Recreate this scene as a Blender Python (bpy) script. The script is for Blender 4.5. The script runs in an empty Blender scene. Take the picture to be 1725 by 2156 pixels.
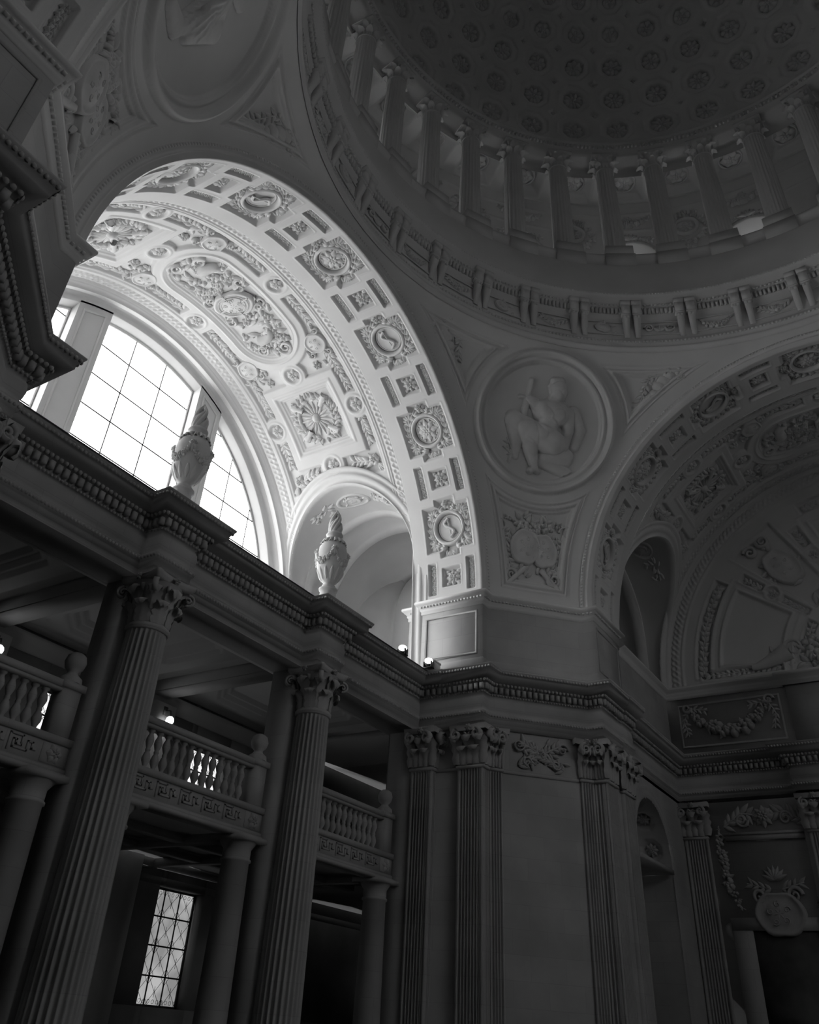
import bpy, math, random
import numpy as np
from mathutils import Matrix, Vector
random.seed(7); rng = np.random.default_rng(7)
PI = math.pi; SC = bpy.context.scene; COL = SC.collection
SKY, EXPO, LAMP, NEARWIN, REARFILL, REART, GROUND = 7.8, 0.15, 5.0, False, True, .34, .5
# ---------------------------------------------------------------- camera
CAM_C = (-15.0644, -0.6030, 7.0860)
CAM_R = ((0.531381496, -0.845041368, 0.059487739), (-0.532958497, -0.278900171, 0.798855390), (0.658474711, 0.456201469, 0.598574368))
cam = bpy.data.objects.new('camera', bpy.data.cameras.new('camera')); COL.objects.link(cam)
r_, u_, f_ = [Vector(a) for a in CAM_R]
M = Matrix.Identity(4)
for i in range(3): M[i][0] = r_[i]; M[i][1] = u_[i]; M[i][2] = -f_[i]; M[i][3] = CAM_C[i]
cam.matrix_world = M
cd = cam.data; cd.sensor_fit = 'VERTICAL'; cd.sensor_height = 36.0; cd.lens = 1744.84/2156*36
cd.shift_x = (862.5-841.53)/2156; cd.shift_y = (890.5-1078)/2156
cd.clip_start = 0.1; cd.clip_end = 400
SC.camera = cam
# ---------------------------------------------------------------- sky and exposure
world = bpy.data.worlds.new('sky'); SC.world = world; world.use_nodes = True
bg = world.node_tree.nodes['Background']; bg.inputs[1].default_value = SKY
_n = world.node_tree; _g = _n.nodes.new('ShaderNodeTexCoord'); _x = _n.nodes.new('ShaderNodeSeparateXYZ'); _r = _n.nodes.new('ShaderNodeMapRange')
_n.links.new(_g.outputs['Generated'], _x.inputs[0]); _n.links.new(_x.outputs[2], _r.inputs['Value']); _n.links.new(_r.outputs[0], bg.inputs[0])
_r.inputs['From Min'].default_value = -.04; _r.inputs['From Max'].default_value = .04; _r.inputs['To Min'].default_value = GROUND; _r.inputs['To Max'].default_value = 1.0
def portal(name, loc, nrm, w, h):
    l = bpy.data.lights.new(name, 'AREA'); l.shape = 'RECTANGLE'; l.size = w; l.size_y = h; l.cycles.is_portal = True
    o = bpy.data.objects.new(name, l); COL.objects.link(o); o.location = loc
    o.rotation_euler = Vector(nrm).to_track_quat('-Z', 'Z').to_euler(); return o
vs = SC.view_settings; vs.view_transform = 'Standard'; vs.look = 'None'; vs.exposure = EXPO; vs.gamma = 1.0; vs.use_curve_mapping = False
SC.cycles.max_bounces = 8; SC.cycles.diffuse_bounces = 6; SC.cycles.transparent_max_bounces = 8
SC.cycles.use_denoising = True
SC.cycles.sample_clamp_indirect = 10
# ---------------------------------------------------------------- materials
def mat(name, val, rough=.75, var=.06, scale=.6, ashlar=None, bump=.0, spec=.25):
    m = bpy.data.materials.new(name); m.use_nodes = True; nt = m.node_tree; N = nt.nodes; L = nt.links
    b = N['Principled BSDF']; b.inputs['Roughness'].default_value = rough; b.inputs['Specular IOR Level'].default_value = spec
    tc = N.new('ShaderNodeTexCoord'); no = N.new('ShaderNodeTexNoise'); no.inputs['Scale'].default_value = scale; no.inputs['Detail'].default_value = 6
    geo = N.new('ShaderNodeNewGeometry'); L.new(geo.outputs['Position'], no.inputs['Vector'])
    rp = N.new('ShaderNodeMapRange'); rp.inputs['From Min'].default_value = .3; rp.inputs['From Max'].default_value = .7
    rp.inputs['To Min'].default_value = val-var; rp.inputs['To Max'].default_value = val+var
    L.new(no.outputs['Fac'], rp.inputs['Value']); out = rp.outputs['Result']
    if ashlar:
        # courses by world height, staggered joints along the wall
        sx = N.new('ShaderNodeSeparateXYZ'); L.new(geo.outputs['Position'], sx.inputs[0])
        ad = N.new('ShaderNodeMath'); ad.operation = 'SUBTRACT'; L.new(sx.outputs[0], ad.inputs[0]); L.new(sx.outputs[1], ad.inputs[1])
        cb = N.new('ShaderNodeCombineXYZ'); L.new(ad.outputs[0], cb.inputs[0]); L.new(sx.outputs[2], cb.inputs[1])
        br = N.new('ShaderNodeTexBrick'); br.inputs['Scale'].default_value = 1.0; br.inputs['Brick Width'].default_value = ashlar[0]; br.inputs['Row Height'].default_value = ashlar[1]
        br.inputs['Mortar Size'].default_value = .008; br.inputs['Color1'].default_value = (.95, .95, .95, 1); br.inputs['Color2'].default_value = (1.03, 1.03, 1.03, 1); br.inputs['Mortar'].default_value = (.88, .88, .88, 1)
        L.new(cb.outputs[0], br.inputs['Vector'])
        mu = N.new('ShaderNodeMath'); mu.operation = 'MULTIPLY'; L.new(out, mu.inputs[0]); L.new(br.outputs['Color'], mu.inputs[1]); out = mu.outputs[0]
    L.new(out, b.inputs['Base Color'])
    if bump:
        n2 = N.new('ShaderNodeTexNoise'); n2.inputs['Scale'].default_value = 9; n2.inputs['Detail'].default_value = 8; L.new(geo.outputs['Position'], n2.inputs['Vector'])
        bp = N.new('ShaderNodeBump'); bp.inputs['Strength'].default_value = bump; bp.inputs['Distance'].default_value = .02
        L.new(n2.outputs['Fac'], bp.inputs['Height']); L.new(bp.outputs[0], b.inputs['Normal'])
    return m
PLASTER = mat('plaster', .60, var=.03); RELIEF = mat('relief_plaster', .58, var=.04, scale=2)
STONE = mat('sandstone', .35, var=.05, ashlar=(1.5, .62)); CARVED = mat('carved_stone', .36, var=.05, scale=1.5)
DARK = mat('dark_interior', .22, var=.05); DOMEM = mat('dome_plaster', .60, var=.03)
BRONZE = mat('bronze', .06, rough=.5); FLOORM = mat('marble_floor', .06, rough=.4, var=.02)
def glassmat(name, tint, seen=1.0):
    m = bpy.data.materials.new(name); m.use_nodes = True; nt = m.node_tree; nt.nodes.clear()
    o = nt.nodes.new('ShaderNodeOutputMaterial'); t = nt.nodes.new('ShaderNodeBsdfTransparent'); g = nt.nodes.new('ShaderNodeBsdfTranslucent'); mx = nt.nodes.new('ShaderNodeMixShader')
    no = nt.nodes.new('ShaderNodeTexNoise'); no.inputs['Scale'].default_value = 2.5
    rp = nt.nodes.new('ShaderNodeMapRange'); rp.inputs['To Min'].default_value = tint*.85; rp.inputs['To Max'].default_value = tint*1.05
    nt.links.new(no.outputs['Fac'], rp.inputs['Value']); nt.links.new(rp.outputs[0], t.inputs[0]); nt.links.new(rp.outputs[0], g.inputs[0])
    mx.inputs[0].default_value = 1-seen; nt.links.new(t.outputs[0], mx.inputs[1]); nt.links.new(g.outputs[0], mx.inputs[2]); nt.links.new(mx.outputs[0], o.inputs[0])
    return m
GLASS = glassmat('window_glass', .9); LEADED = glassmat('leaded_glass', .16); DRUMG = glassmat('drum_glass', .3); REARG = glassmat('rear_fill_glass', REART)
def lampmat(name, s):
    m = bpy.data.materials.new(name); m.use_nodes = True; b = m.node_tree.nodes['Principled BSDF']
    b.inputs['Emission Color'].default_value = (1, 1, 1, 1); b.inputs['Emission Strength'].default_value = s; return m
BULB = lampmat('lamp_globe', LAMP)
# ---------------------------------------------------------------- mesh helpers
class MB:
    def __init__(s): s.V = []; s.Q = []; s.T = []; s.n = 0
    def add(s, V, Q=None, T=None):
        V = np.asarray(V, float).reshape(-1, 3); s.V.append(V)
        if Q is not None and len(Q): s.Q.append(np.asarray(Q, int).reshape(-1, 4)+s.n)
        if T is not None and len(T): s.T.append(np.asarray(T, int).reshape(-1, 3)+s.n)
        s.n += len(V); return s
    def grid(s, P, keep=None, cu=False, cv=False):
        nu, nv = P.shape[:2]; I = np.arange(nu*nv).reshape(nu, nv)
        if cu: I = np.concatenate([I, I[:1]], 0)
        if cv: I = np.concatenate([I, I[:, :1]], 1)
        Q = np.stack([I[:-1, :-1], I[1:, :-1], I[1:, 1:], I[:-1, 1:]], -1)
        Q = Q[keep] if keep is not None else Q.reshape(-1, 4)
        return s.add(P.reshape(-1, 3), Q)
    def box(s, x0, x1, y0, y1, z0, z1):
        V = [(x, y, z) for x in (x0, x1) for y in (y0, y1) for z in (z0, z1)]
        return s.add(V, [(0, 1, 3, 2), (4, 6, 7, 5), (0, 4, 5, 1), (2, 3, 7, 6), (0, 2, 6, 4), (1, 5, 7, 3)])
    def map(s, f):
        s.V = [f(v[:, 0], v[:, 1], v[:, 2]) for v in s.V]; return s
    def xf(s, M):
        M = np.array(M); s.V = [v @ M[:3, :3].T + M[:3, 3] for v in s.V]; return s
    def join(s, o, M=None):
        for v, in zip(o.V): pass
        V = np.concatenate(o.V)
        if M is not None: M = np.array(M); V = V @ M[:3, :3].T + M[:3, 3]
        return s.add(V, np.concatenate(o.Q) if o.Q else None, np.concatenate(o.T) if o.T else None)
    def mesh(s, name, m, smooth=False):
        me = bpy.data.meshes.new(name)
        if not s.V: return me
        V = np.concatenate(s.V).astype(np.float32)
        Q = np.concatenate(s.Q) if s.Q else np.zeros((0, 4), int); T = np.concatenate(s.T) if s.T else np.zeros((0, 3), int)
        me.vertices.add(len(V)); me.vertices.foreach_set('co', V.ravel())
        nl = Q.size+T.size; me.loops.add(nl); me.loops.foreach_set('vertex_index', np.concatenate([Q.ravel(), T.ravel()]).astype(np.int32))
        me.polygons.add(len(Q)+len(T))
        me.polygons.foreach_set('loop_start', np.concatenate([np.arange(len(Q))*4, Q.size+np.arange(len(T))*3]).astype(np.int32))
        if smooth: me.polygons.foreach_set('use_smooth', np.ones(len(Q)+len(T), bool))
        me.materials.append(m); me.update(calc_edges=True); me.validate(); return me
def put(name, me, parent=None, loc=(0, 0, 0), rot=(0, 0, 0), scale=(1, 1, 1)):
    o = bpy.data.objects.new(name, me); COL.objects.link(o)
    if parent is not None: o.parent = parent
    o.location = loc; o.rotation_euler = rot; o.scale = scale; return o
def tag(o, label, cat, kind=None, group=None):
    o['label'] = label; o['category'] = cat
    if kind: o['kind'] = kind
    if group: o['group'] = group
    return o
def copy_tree(o, parent=None, **kw):
    c = o.copy(); COL.objects.link(c)
    if parent is not None: c.parent = parent
    for k, v in kw.items(): setattr(c, k, v)
    for ch in list(o.children): copy_tree(ch, c)
    return c
def stuff(o): o['kind'] = 'stuff'; return o
def ss(x, a, b):
    t = np.clip((x-a)/(b-a), 0, 1); return t*t*(3-2*t)
def sdbox(u, v, cu, cv, hu, hv):
    dx = np.abs(u-cu)-hu; dy = np.abs(v-cv)-hv
    return np.hypot(np.maximum(dx, 0), np.maximum(dy, 0))+np.minimum(np.maximum(dx, dy), 0)
def hf(U, V, H, f, keep=None, mb=None):
    mb = mb or MB(); P = f(U.ravel(), V.ravel(), H.ravel()).reshape(U.shape+(3,)); return mb.grid(P, keep)
def rot2(V, a):
    c, s = math.cos(a), math.sin(a); W = V.copy(); W[:, 0] = V[:, 0]*c-V[:, 1]*s; W[:, 1] = V[:, 0]*s+V[:, 1]*c; return W
def lathe(mb, prof, n=24, c=(0, 0, 0), a0=0, a1=2*PI, sx=1, sy=1):
    full = abs(a1-a0-2*PI) < 1e-6; th = np.linspace(a0, a1, n+(0 if full else 1), endpoint=not full)
    p = np.array(prof, float); P = np.zeros((len(th), len(p), 3))
    P[:, :, 0] = c[0]+sx*np.cos(th)[:, None]*p[None, :, 0]; P[:, :, 1] = c[1]+sy*np.sin(th)[:, None]*p[None, :, 0]; P[:, :, 2] = c[2]+p[None, :, 1]
    return mb.grid(P, cu=full)
def tube(mb, pts, rad, n=6, flat=1.0):
    p = np.array(pts, float); r = np.broadcast_to(np.asarray(rad, float), (len(p),))
    t = np.gradient(p, axis=0); t /= np.linalg.norm(t, axis=1)[:, None]+1e-9
    a = np.array([0, 0, 1.0]); s = np.cross(t, a); ln = np.linalg.norm(s, axis=1); s[ln < 1e-3] = (1, 0, 0); s /= np.linalg.norm(s, axis=1)[:, None]
    b = np.cross(s, t); th = np.arange(n)*2*PI/n
    P = p[:, None]+r[:, None, None]*(np.cos(th)[None, :, None]*s[:, None]+flat*np.sin(th)[None, :, None]*b[:, None])
    return mb.grid(P, cv=True)
def sweep(mb, prof, path, closed=False):
    """moulding profile (offset to the right of the path, z) along a plan path with mitred corners"""
    p = np.array(path, float); n = len(p); out = []
    for i in range(n):
        dn = []
        if i > 0 or closed: dn.append(p[i]-p[i-1])
        if i < n-1 or closed: dn.append(p[(i+1) % n]-p[i])
        ns = [np.array([d[1], -d[0]])/np.hypot(*d) for d in dn]
        if len(ns) == 2: m = ns[0]+ns[1]; m = m/max(.15, (m@ns[0]))
        else: m = ns[0]
        out.append([(p[i][0]+m[0]*o, p[i][1]+m[1]*o, z) for o, z in prof])
    return mb.grid(np.array(out), cu=closed)
def along(path, step, inset=0.0, off=0.0):
    """evenly spaced points (x, y, direction angle) along a path offset to the right, segment by segment"""
    p = np.array(path, float); n = len(p); res = []; q = []
    for i in range(n):
        dn = []
        if i > 0: dn.append(p[i]-p[i-1])
        if i < n-1: dn.append(p[i+1]-p[i])
        ns = [np.array([d[1], -d[0]])/np.hypot(*d) for d in dn]
        m = ns[0]+ns[1] if len(ns) == 2 else ns[0]
        q.append(p[i]+m/max(.15, m@ns[0])*off)
    for a, b in zip(q[:-1], q[1:]):
        L = np.hypot(*(b-a)); d = (b-a)/L; k = max(1, int(round((L-2*inset)/step)))
        if L < .12: continue
        for j in range(k): res.append((*(a+d*(inset+(j+.5)*(L-2*inset)/k)), math.atan2(d[1], d[0])))
    return res
def prism(mb, poly, z0, z1, cap=True):
    n = len(poly); V = [(x, y, z0) for x, y in poly]+[(x, y, z1) for x, y in poly]
    mb.add(V, [(i, (i+1) % n, n+(i+1) % n, n+i) for i in range(n)])
    return mb
# ---- ornament primitives in flat (u, v, h) space
_s = np.linspace(0, 1, 6); _w = np.array([.35, .85, 1.0, .82, .5, .06]); _t = np.array([-1, -.55, 0, .55, 1.0])
LEAF_V = np.array([(s, w*t*.5, (math.sin(PI*min(1, .12+s*.95))**.7)*(1-.65*abs(t)**1.5)+.25*s*s*(1-abs(t))-.1*(abs(t) == 1)) for s, w in zip(_s, _w) for t in _t])
_I = np.arange(30).reshape(6, 5); LEAF_Q = np.stack([_I[:-1, :-1], _I[1:, :-1], _I[1:, 1:], _I[:-1, 1:]], -1).reshape(-1, 4)
def leaf(mb, u, v, a, L, W, H, h0=0.0):
    V = LEAF_V*np.array([L, W, H]); V = rot2(V, a); V = V+np.array([u, v, h0]); mb.add(V, LEAF_Q)
_ph = [(0, 1), (.45, .9), (.8, .6), (1, 0)]
def blob(mb, u, v, r, H=None, n=8, h0=0.0, e=1.0, a=0.0):
    H = H or r; th = np.arange(n)*2*PI/n
    V = np.array([(r*q*math.cos(t), r*e*q*math.sin(t), H*k) for q, k in _ph for t in th]); V = rot2(V, a)+np.array([u, v, h0])
    I = np.arange(4*n).reshape(4, n); I = np.concatenate([I, I[:, :1]], 1)
    mb.add(V, np.stack([I[:-1, :-1], I[1:, :-1], I[1:, 1:], I[:-1, 1:]], -1).reshape(-1, 4))
def ring(mb, u, v, r, prof, n=36, e=1.0, a=0.0):
    th = np.arange(n)*2*PI/n; p = np.array(prof, float)
    R = r+p[None, :, 0]; P = np.stack([R*np.cos(th)[:, None], e*R*np.sin(th)[:, None], np.broadcast_to(p[None, :, 1], (n, len(p)))], -1)
    P = rot2(P.reshape(-1, 3), a).reshape(P.shape)+np.array([u, v, 0]); mb.grid(P, cu=True)
HALF = [(-1, 0), (-.7, .7), (0, 1), (.7, .7), (1, 0)]
def torus(mb, u, v, r, w, H=None, n=36, e=1.0): ring(mb, u, v, r, [(a*w, b*(H or w)) for a, b in HALF], n, e)
def rosette(mb, u, v, r, H=.12, n=8, a0=0.0, rows=2):
    for k in range(n):
        a = a0+k*2*PI/n; leaf(mb, u+.2*r*math.cos(a), v+.2*r*math.sin(a), a, .82*r, .62*r*8/n, H)
        if rows > 1: a += PI/n; leaf(mb, u+.08*r*math.cos(a), v+.08*r*math.sin(a), a, .5*r, .36*r, H*1.0, H*.45)
    blob(mb, u, v, .17*r, H*1.5)
def wreath(mb, u, v, r, L, W, H, n=16, e=1.0):
    for k in range(n):
        a = k*2*PI/n
        for s, da in ((1, .65), (-1, -.75), (.2, -.1)):
            t = a+PI/2+da*1.0
            leaf(mb, u+r*math.cos(a), v+r*e*math.sin(a), t if a < PI else t+PI, L*random.uniform(.8, 1.15), W, H*random.uniform(.7, 1.1))
def scroll(mb, u, v, r, turns=1.6, a0=0.0, d=1, w=.06, H=.08, n=22):
    th = np.linspace(0, 1, n); rr = r*(1-.86*th); an = a0+d*th*turns*2*PI
    tube(mb, np.stack([u+rr*np.cos(an), v+rr*np.sin(an), np.full(n, H*.4)], 1), w*(1.1-.5*th), 5, H/w)
def vine(mb, pts, w=.04, H=.08, L=.35, W=.18, step=.22, both=True, fruit=0.0):
    p = np.array(pts, float); s = np.r_[0, np.cumsum(np.hypot(*np.diff(p, axis=0).T))]; n = max(2, int(s[-1]/step))
    q = np.stack([np.interp(np.linspace(0, s[-1], n+1), s, p[:, k]) for k in (0, 1)], 1)
    if w: tube(mb, np.c_[q, np.full(len(q), H*.35)], w, 5)
    for i in range(n):
        a = math.atan2(*(q[i+1]-q[i])[::-1])
        for sg in ((1, -1) if both else ((1,) if i % 2 else (-1,))):
            leaf(mb, q[i][0], q[i][1], a+sg*random.uniform(.45, 1.0), L*random.uniform(.75, 1.2), W, H*random.uniform(.7, 1.2))
        if random.random() < fruit: blob(mb, q[i][0]+random.uniform(-.5, .5)*L, q[i][1]+random.uniform(-.5, .5)*L, .28*L, H*1.4)
def garland(mb, pts, r=.1, H=.16, step=.12, w=2.2):
    """a swag thick with fruit and leaves"""
    p = np.array(pts, float); s = np.r_[0, np.cumsum(np.hypot(*np.diff(p, axis=0).T))]; n = int(s[-1]/step)
    for i in range(n+1):
        t = i/n; x = np.interp(t*s[-1], s, p[:, 0]); y = np.interp(t*s[-1], s, p[:, 1]); k = .55+.75*math.sin(PI*t)
        for j in range(3): blob(mb, x+random.uniform(-1, 1)*r*k*w*.45, y+random.uniform(-1, 1)*r*k*w*.45, r*k*random.uniform(.6, 1), H*k, 6)
        leaf(mb, x, y, random.uniform(0, 6.3), r*2.2*k, r*1.1*k, H*k*.9)
def shield(mb, u, v, w, h, a=0.0, H=.14):
    th = np.linspace(0, 2*PI, 25)[:-1]; x = np.cos(th)*w*(1+.12*np.cos(2*th)); y = np.sin(th)*h*(1-.1*np.cos(4*th))
    P = np.stack([np.stack([x*k, y*k, np.full(24, z)], 1) for k, z in ((1.0, 0), (.97, H*.9), (.86, H), (.8, H*.72), (.5, H*1.15), (.0, H*1.3))], 1)
    P = rot2(P.reshape(-1, 3), a).reshape(P.shape)+np.array([u, v, 0]); mb.grid(P, cu=True)
    b = MB(); s = min(w, h)
    for k in range(5): scroll(b, .38*w*math.cos(k*1.26+.4), .4*h*math.sin(k*1.26+.4), .16*s, 1.3, k*1.3, 1, .03*s, .05*s, 12)
    for k in range(6): leaf(b, 0, 0, k*PI/3+.2, .34*s, .12*s, .07*s)
    V = rot2(np.concatenate(b.V), a)+np.array([u, v, H*1.12]); mb.add(V, np.concatenate(b.Q))
def relief_field(U, V, caps, sm=.12):
    """height of overlapping limbs: each cap = (u0, v0, r0, u1, v1, r1, lift)"""
    H = np.zeros_like(U)
    for (a, b, r0, c, d, r1, hz) in caps:
        ax, ay = c-a, d-b; t = np.clip(((U-a)*ax+(V-b)*ay)/(ax*ax+ay*ay+1e-9), 0, 1)
        q = np.hypot(U-(a+t*ax), V-(b+t*ay)); r = r0+(r1-r0)*t
        h = np.where(q < r, np.sqrt(np.maximum(0, 1-(q/r)**2))*r*.75+hz*ss(r-q, 0, .05), 0)
        H = np.maximum(H, h)+.12*np.minimum(H, h)
    return H
# ================================================================ proportions (metres; z = 20 is the springing of the arches)
D, R, E = 12.0, 9.072, 0.435; RE = R+E; ZC = 20.0; R2 = 9.27; YB = 14.83; BC = 17.88; YE = 21.15
LY, LZ, LR = 17.95, 22.3-ZC, 3.05                       # lunette opening in the vault flank
DG = PI/180
WY = 21.62
def glowpane(name, lo, hi, scale):  # pane emits its own glow, standing in for daylight through the glass
    m = bpy.data.materials.new(name); m.use_nodes = True; nt = m.node_tree; b = nt.nodes['Principled BSDF']; b.inputs['Base Color'].default_value = (.1, .1, .1, 1); b.inputs['Roughness'].default_value = .3
    g = nt.nodes.new('ShaderNodeNewGeometry'); no = nt.nodes.new('ShaderNodeTexNoise'); no.inputs['Scale'].default_value = scale; nt.links.new(g.outputs['Position'], no.inputs['Vector'])
    rp = nt.nodes.new('ShaderNodeMapRange'); rp.inputs['From Min'].default_value = .35; rp.inputs['From Max'].default_value = .65; rp.inputs['To Min'].default_value = lo; rp.inputs['To Max'].default_value = hi
    nt.links.new(no.outputs['Fac'], rp.inputs['Value']); b.inputs['Emission Color'].default_value = (1, 1, 1, 1); nt.links.new(rp.outputs[0], b.inputs['Emission Strength']); return m
GLOWLOW = glowpane('glowing_pane', .22, .42, 1.2); GLOWUP = glowpane('bright_glowing_pane', .7, 1.1, 2); AISG = glowpane('glowing_aisle_pane', .6, 1.1, 2)
portal('window_daylight', (0, WY+.7, 22.5), (0, -1, 0), 17.2, 13)
portal('rear_fill_daylight', (0, -21.8, 23), (0, 1, 0), 17, 11.5)
for k in range(-2, 4): a = 45*DG+k*4*PI/34; portal('drum_daylight', (16.9*math.cos(a), 16.9*math.sin(a), 37.3), (-math.cos(a), -math.sin(a), 0), 2.4, 3.2)
def fcyl(Rv):
    def f(u, v, h):
        t = v/Rv; r = Rv-h; return np.stack([r*np.cos(t), u, r*np.sin(t)], -1)
    return f
def dlun(y, z): return np.where(z > LZ, np.hypot(y-LY, z-LZ), np.abs(y-LY))-LR
COF = ([-.18, -.15, -.10, -.06, -.02, 0, .03, .07], [-.26, -.2, -.2, -.09, -.09, 0, .018, 0])
# ---------------------------------------------------------------- vault of one arm, built along +y and shared by the arms
def band_mesh():
    us = np.linspace(D, YB, 82); vs_ = np.arange(0, PI*R, .036); U, V = np.meshgrid(us, vs_, indexing='ij')
    th = V/R/DG; k = R*DG; wb = (((th-18+12) % 24)-12)*k; ws = (((th-6+12) % 24)-12)*k; uc = 13.25
    d = np.minimum(sdbox(U, wb, uc, 0, .98, .88), sdbox(U, wb, uc, 0, .42, 1.13))
    d2 = sdbox(U, ws, uc, 0, .38, .37); d3 = np.minimum(sdbox(U, ws, 12.45, 0, .16, .62), sdbox(U, ws, 14.05, 0, .16, .62))
    H = np.interp(d, *COF)+np.interp(d2, [-.12, -.08, -.05, -.02, 0, .03, .06], [-.2, -.2, -.1, -.1, 0, .015, 0])+np.interp(d3, [-.05, -.02, 0, .03, .06], [-.17, -.15, 0, .015, 0])
    mb = hf(U, V, H, fcyl(R))
    th = np.linspace(0, PI, 121)                        # step down to the bay behind
    for prof in ([(R, YB), (R, YB+.02), (R+.05, YB+.04), (R2+.05, YB+.04)],):
        P = np.array([[(r*math.cos(t), y, r*math.sin(t)) for r, y in prof] for t in th]); mb.grid(P)
    return mb.mesh('coffered_band', PLASTER)
def weave(U, V, c, w):
    a = (U-c)/w; ph = PI*V/.24; q = .58*np.sin(ph)
    return np.where(np.abs(a) < 1, .02+.055*np.maximum(np.exp(-((a-q)/.26)**2)*(1+.25*np.cos(ph)), np.exp(-((a+q)/.26)**2)*(1-.25*np.cos(ph))), 0)
def bay_mesh():
    us = np.linspace(YB, YE, 190); vs_ = np.arange(0, PI*R2, .036); U, V = np.meshgrid(us, vs_, indexing='ij')
    s = V-PI*R2/2; S = np.abs(s); y = U-BC; Y = np.abs(y)
    stad = np.hypot(y, np.maximum(S-1.8, 0))-1.36
    sq = sdbox(y, S, 0, 5.89, 1.47, 1.45)
    rd = np.full_like(U, 9.)
    for cy, cs in ((0, 3.86), (2.02, 5.86), (0, 7.93), (2.02, 0)): rd = np.minimum(rd, np.hypot(Y-cy, S-cs)-.33)
    z = (R2*np.sin(V/R2)); dl = dlun(U, z)
    p1 = np.maximum.reduce([sdbox(Y, S, 1.14, 2.4, 1.15, 1.78), .36-stad, .22-rd, 1.72-np.where(S < 1.75, Y, 9)])
    p1 = np.minimum(p1, np.maximum(sdbox(Y, S, 2.02, 4.6, .27, .9), .22-rd))
    p2 = np.minimum(sdbox(Y, S, 2.02, 7.0, .27, 1.1), sdbox(Y, S, 1.35, 8.25, .94, .5)); p2 = np.maximum.reduce([p2, .22-rd, .5-dl])
    H = np.interp(stad, [-.34, -.3, -.24, -.2, -.14, -.08, -.04, 0, .04, .08], [-.16, -.1, -.1, -.03, -.06, -.0, -.0, .05, .05, 0])
    H += np.interp(sq, [-.4, -.36, -.3, -.26, -.2, -.14, -.1, -.03, 0, .04], [-.17, -.11, -.11, -.05, -.05, -.01, .03, .03, 0, 0])
    H += np.interp(rd, [-.08, -.03, 0, .05, .1, .14], [-.09, -.09, 0, .03, .03, 0])
    H += np.interp(p1, [-.1, -.06, -.03, 0, .03], [-.15, -.15, -.05, 0, 0])+np.interp(p2, [-.1, -.06, -.03, 0, .03], [-.15, -.15, -.05, 0, 0])
    H += weave(U, V, 15.06, .2)+weave(U, V, 20.68, .22)
    for g in (15.32, 15.42, 20.38, 20.3): H += np.interp(np.abs(U-g), [0, .03, .05], [.05, .04, 0])
    H += np.interp(U, [20.92, 20.95, 21.0, 21.03, 21.08, 21.15], [0, .08, .08, .16, .16, .3])
    keep = ~((dl < 0)[:-1, :-1] & (dl < 0)[1:, 1:])
    mb = hf(U, V, H, fcyl(R2), keep)
    mb.grid(np.array([[(r*math.cos(t), y, r*math.sin(t)) for r, y in ((8.97, 21.14), (8.97, 21.35), (9.9, 21.35))] for t in np.linspace(0, PI, 145)]))
    return mb.mesh('vault_bay', PLASTER)
def lun_pts(n=44):
    t = np.linspace(0, PI, n); y = LY+LR*np.cos(t); z = LZ+LR*np.sin(t); return y, z, np.cos(t), np.sin(t)
def lunette_mesh(zlow, xin=10.9):
    y, z, cy, sz = lun_pts(); y = np.r_[y[0], y, y[-1]]; z = np.r_[zlow, z, zlow]; cy = np.r_[1, cy, -1]; sz = np.r_[0, sz, 0]
    prof = [(.62, 0), (.6, .05), (.5, .05), (.48, .02), (.4, .02), (.36, .08), (.22, .1), (.2, .06), (.06, .06), (.03, .12), (0, .12), (-.02, .04)]
    P = np.zeros((len(y), len(prof)+3, 3))
    def xs(zz, h): return np.sqrt(np.maximum((R2-h)**2-np.maximum(zz, 0)**2, 1))
    for k, (o, h) in enumerate(prof): P[:, k] = np.stack([xs(z+o*sz, h), y+o*cy, z+o*sz], -1)
    for j, (o, dx) in enumerate(((-.02, .12), (.02, .16), (.02, 9))):
        x = xs(z, 0)+dx; x = np.minimum(x, xin) if dx > 1 else x; P[:, len(prof)+j] = np.stack([x, y+o*cy, z+o*sz], -1)
    return MB().grid(P).mesh('lunette_arch', PLASTER)
th_ = np.linspace(0, PI, 145)
def arch_lathe(prof, m, name, t=th_):
    return MB().grid(np.array([[(r*math.cos(a), y, r*math.sin(a)) for r, y in prof] for a in t])).mesh(name, m)
ARCHIVOLT = arch_lathe([(R, D+.1), (R, D), (R+.14, D-.0), (R+.145, D-.025), (R+.19, D-.03), (R+.2, D-.0), (R+.3, D-.0), (R+.31, D-.05), (R+.37, D-.07), (R+.43, D-.05), (R+.437, D-.012), (R+.47, D-.01), (R+.6, D+.15)], PLASTER, 'archivolt')
def bead_arch():
    mb = MB(); n = 230
    for k in range(n):
        a = PI*(k+.5)/n; b = MB(); blob(b, 0, 0, .05, .05, 5, e=.8); V = b.V[0]
        c, s = math.cos(a), math.sin(a); W = np.stack([(R+.37+V[:, 0])*c-V[:, 1]*s, D-.06-V[:, 2], (R+.37+V[:, 0])*s+V[:, 1]*c], 1); mb.add(W, b.Q[0])
    return mb.mesh('leaf_course', PLASTER, True)
BEADARCH = bead_arch()
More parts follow.
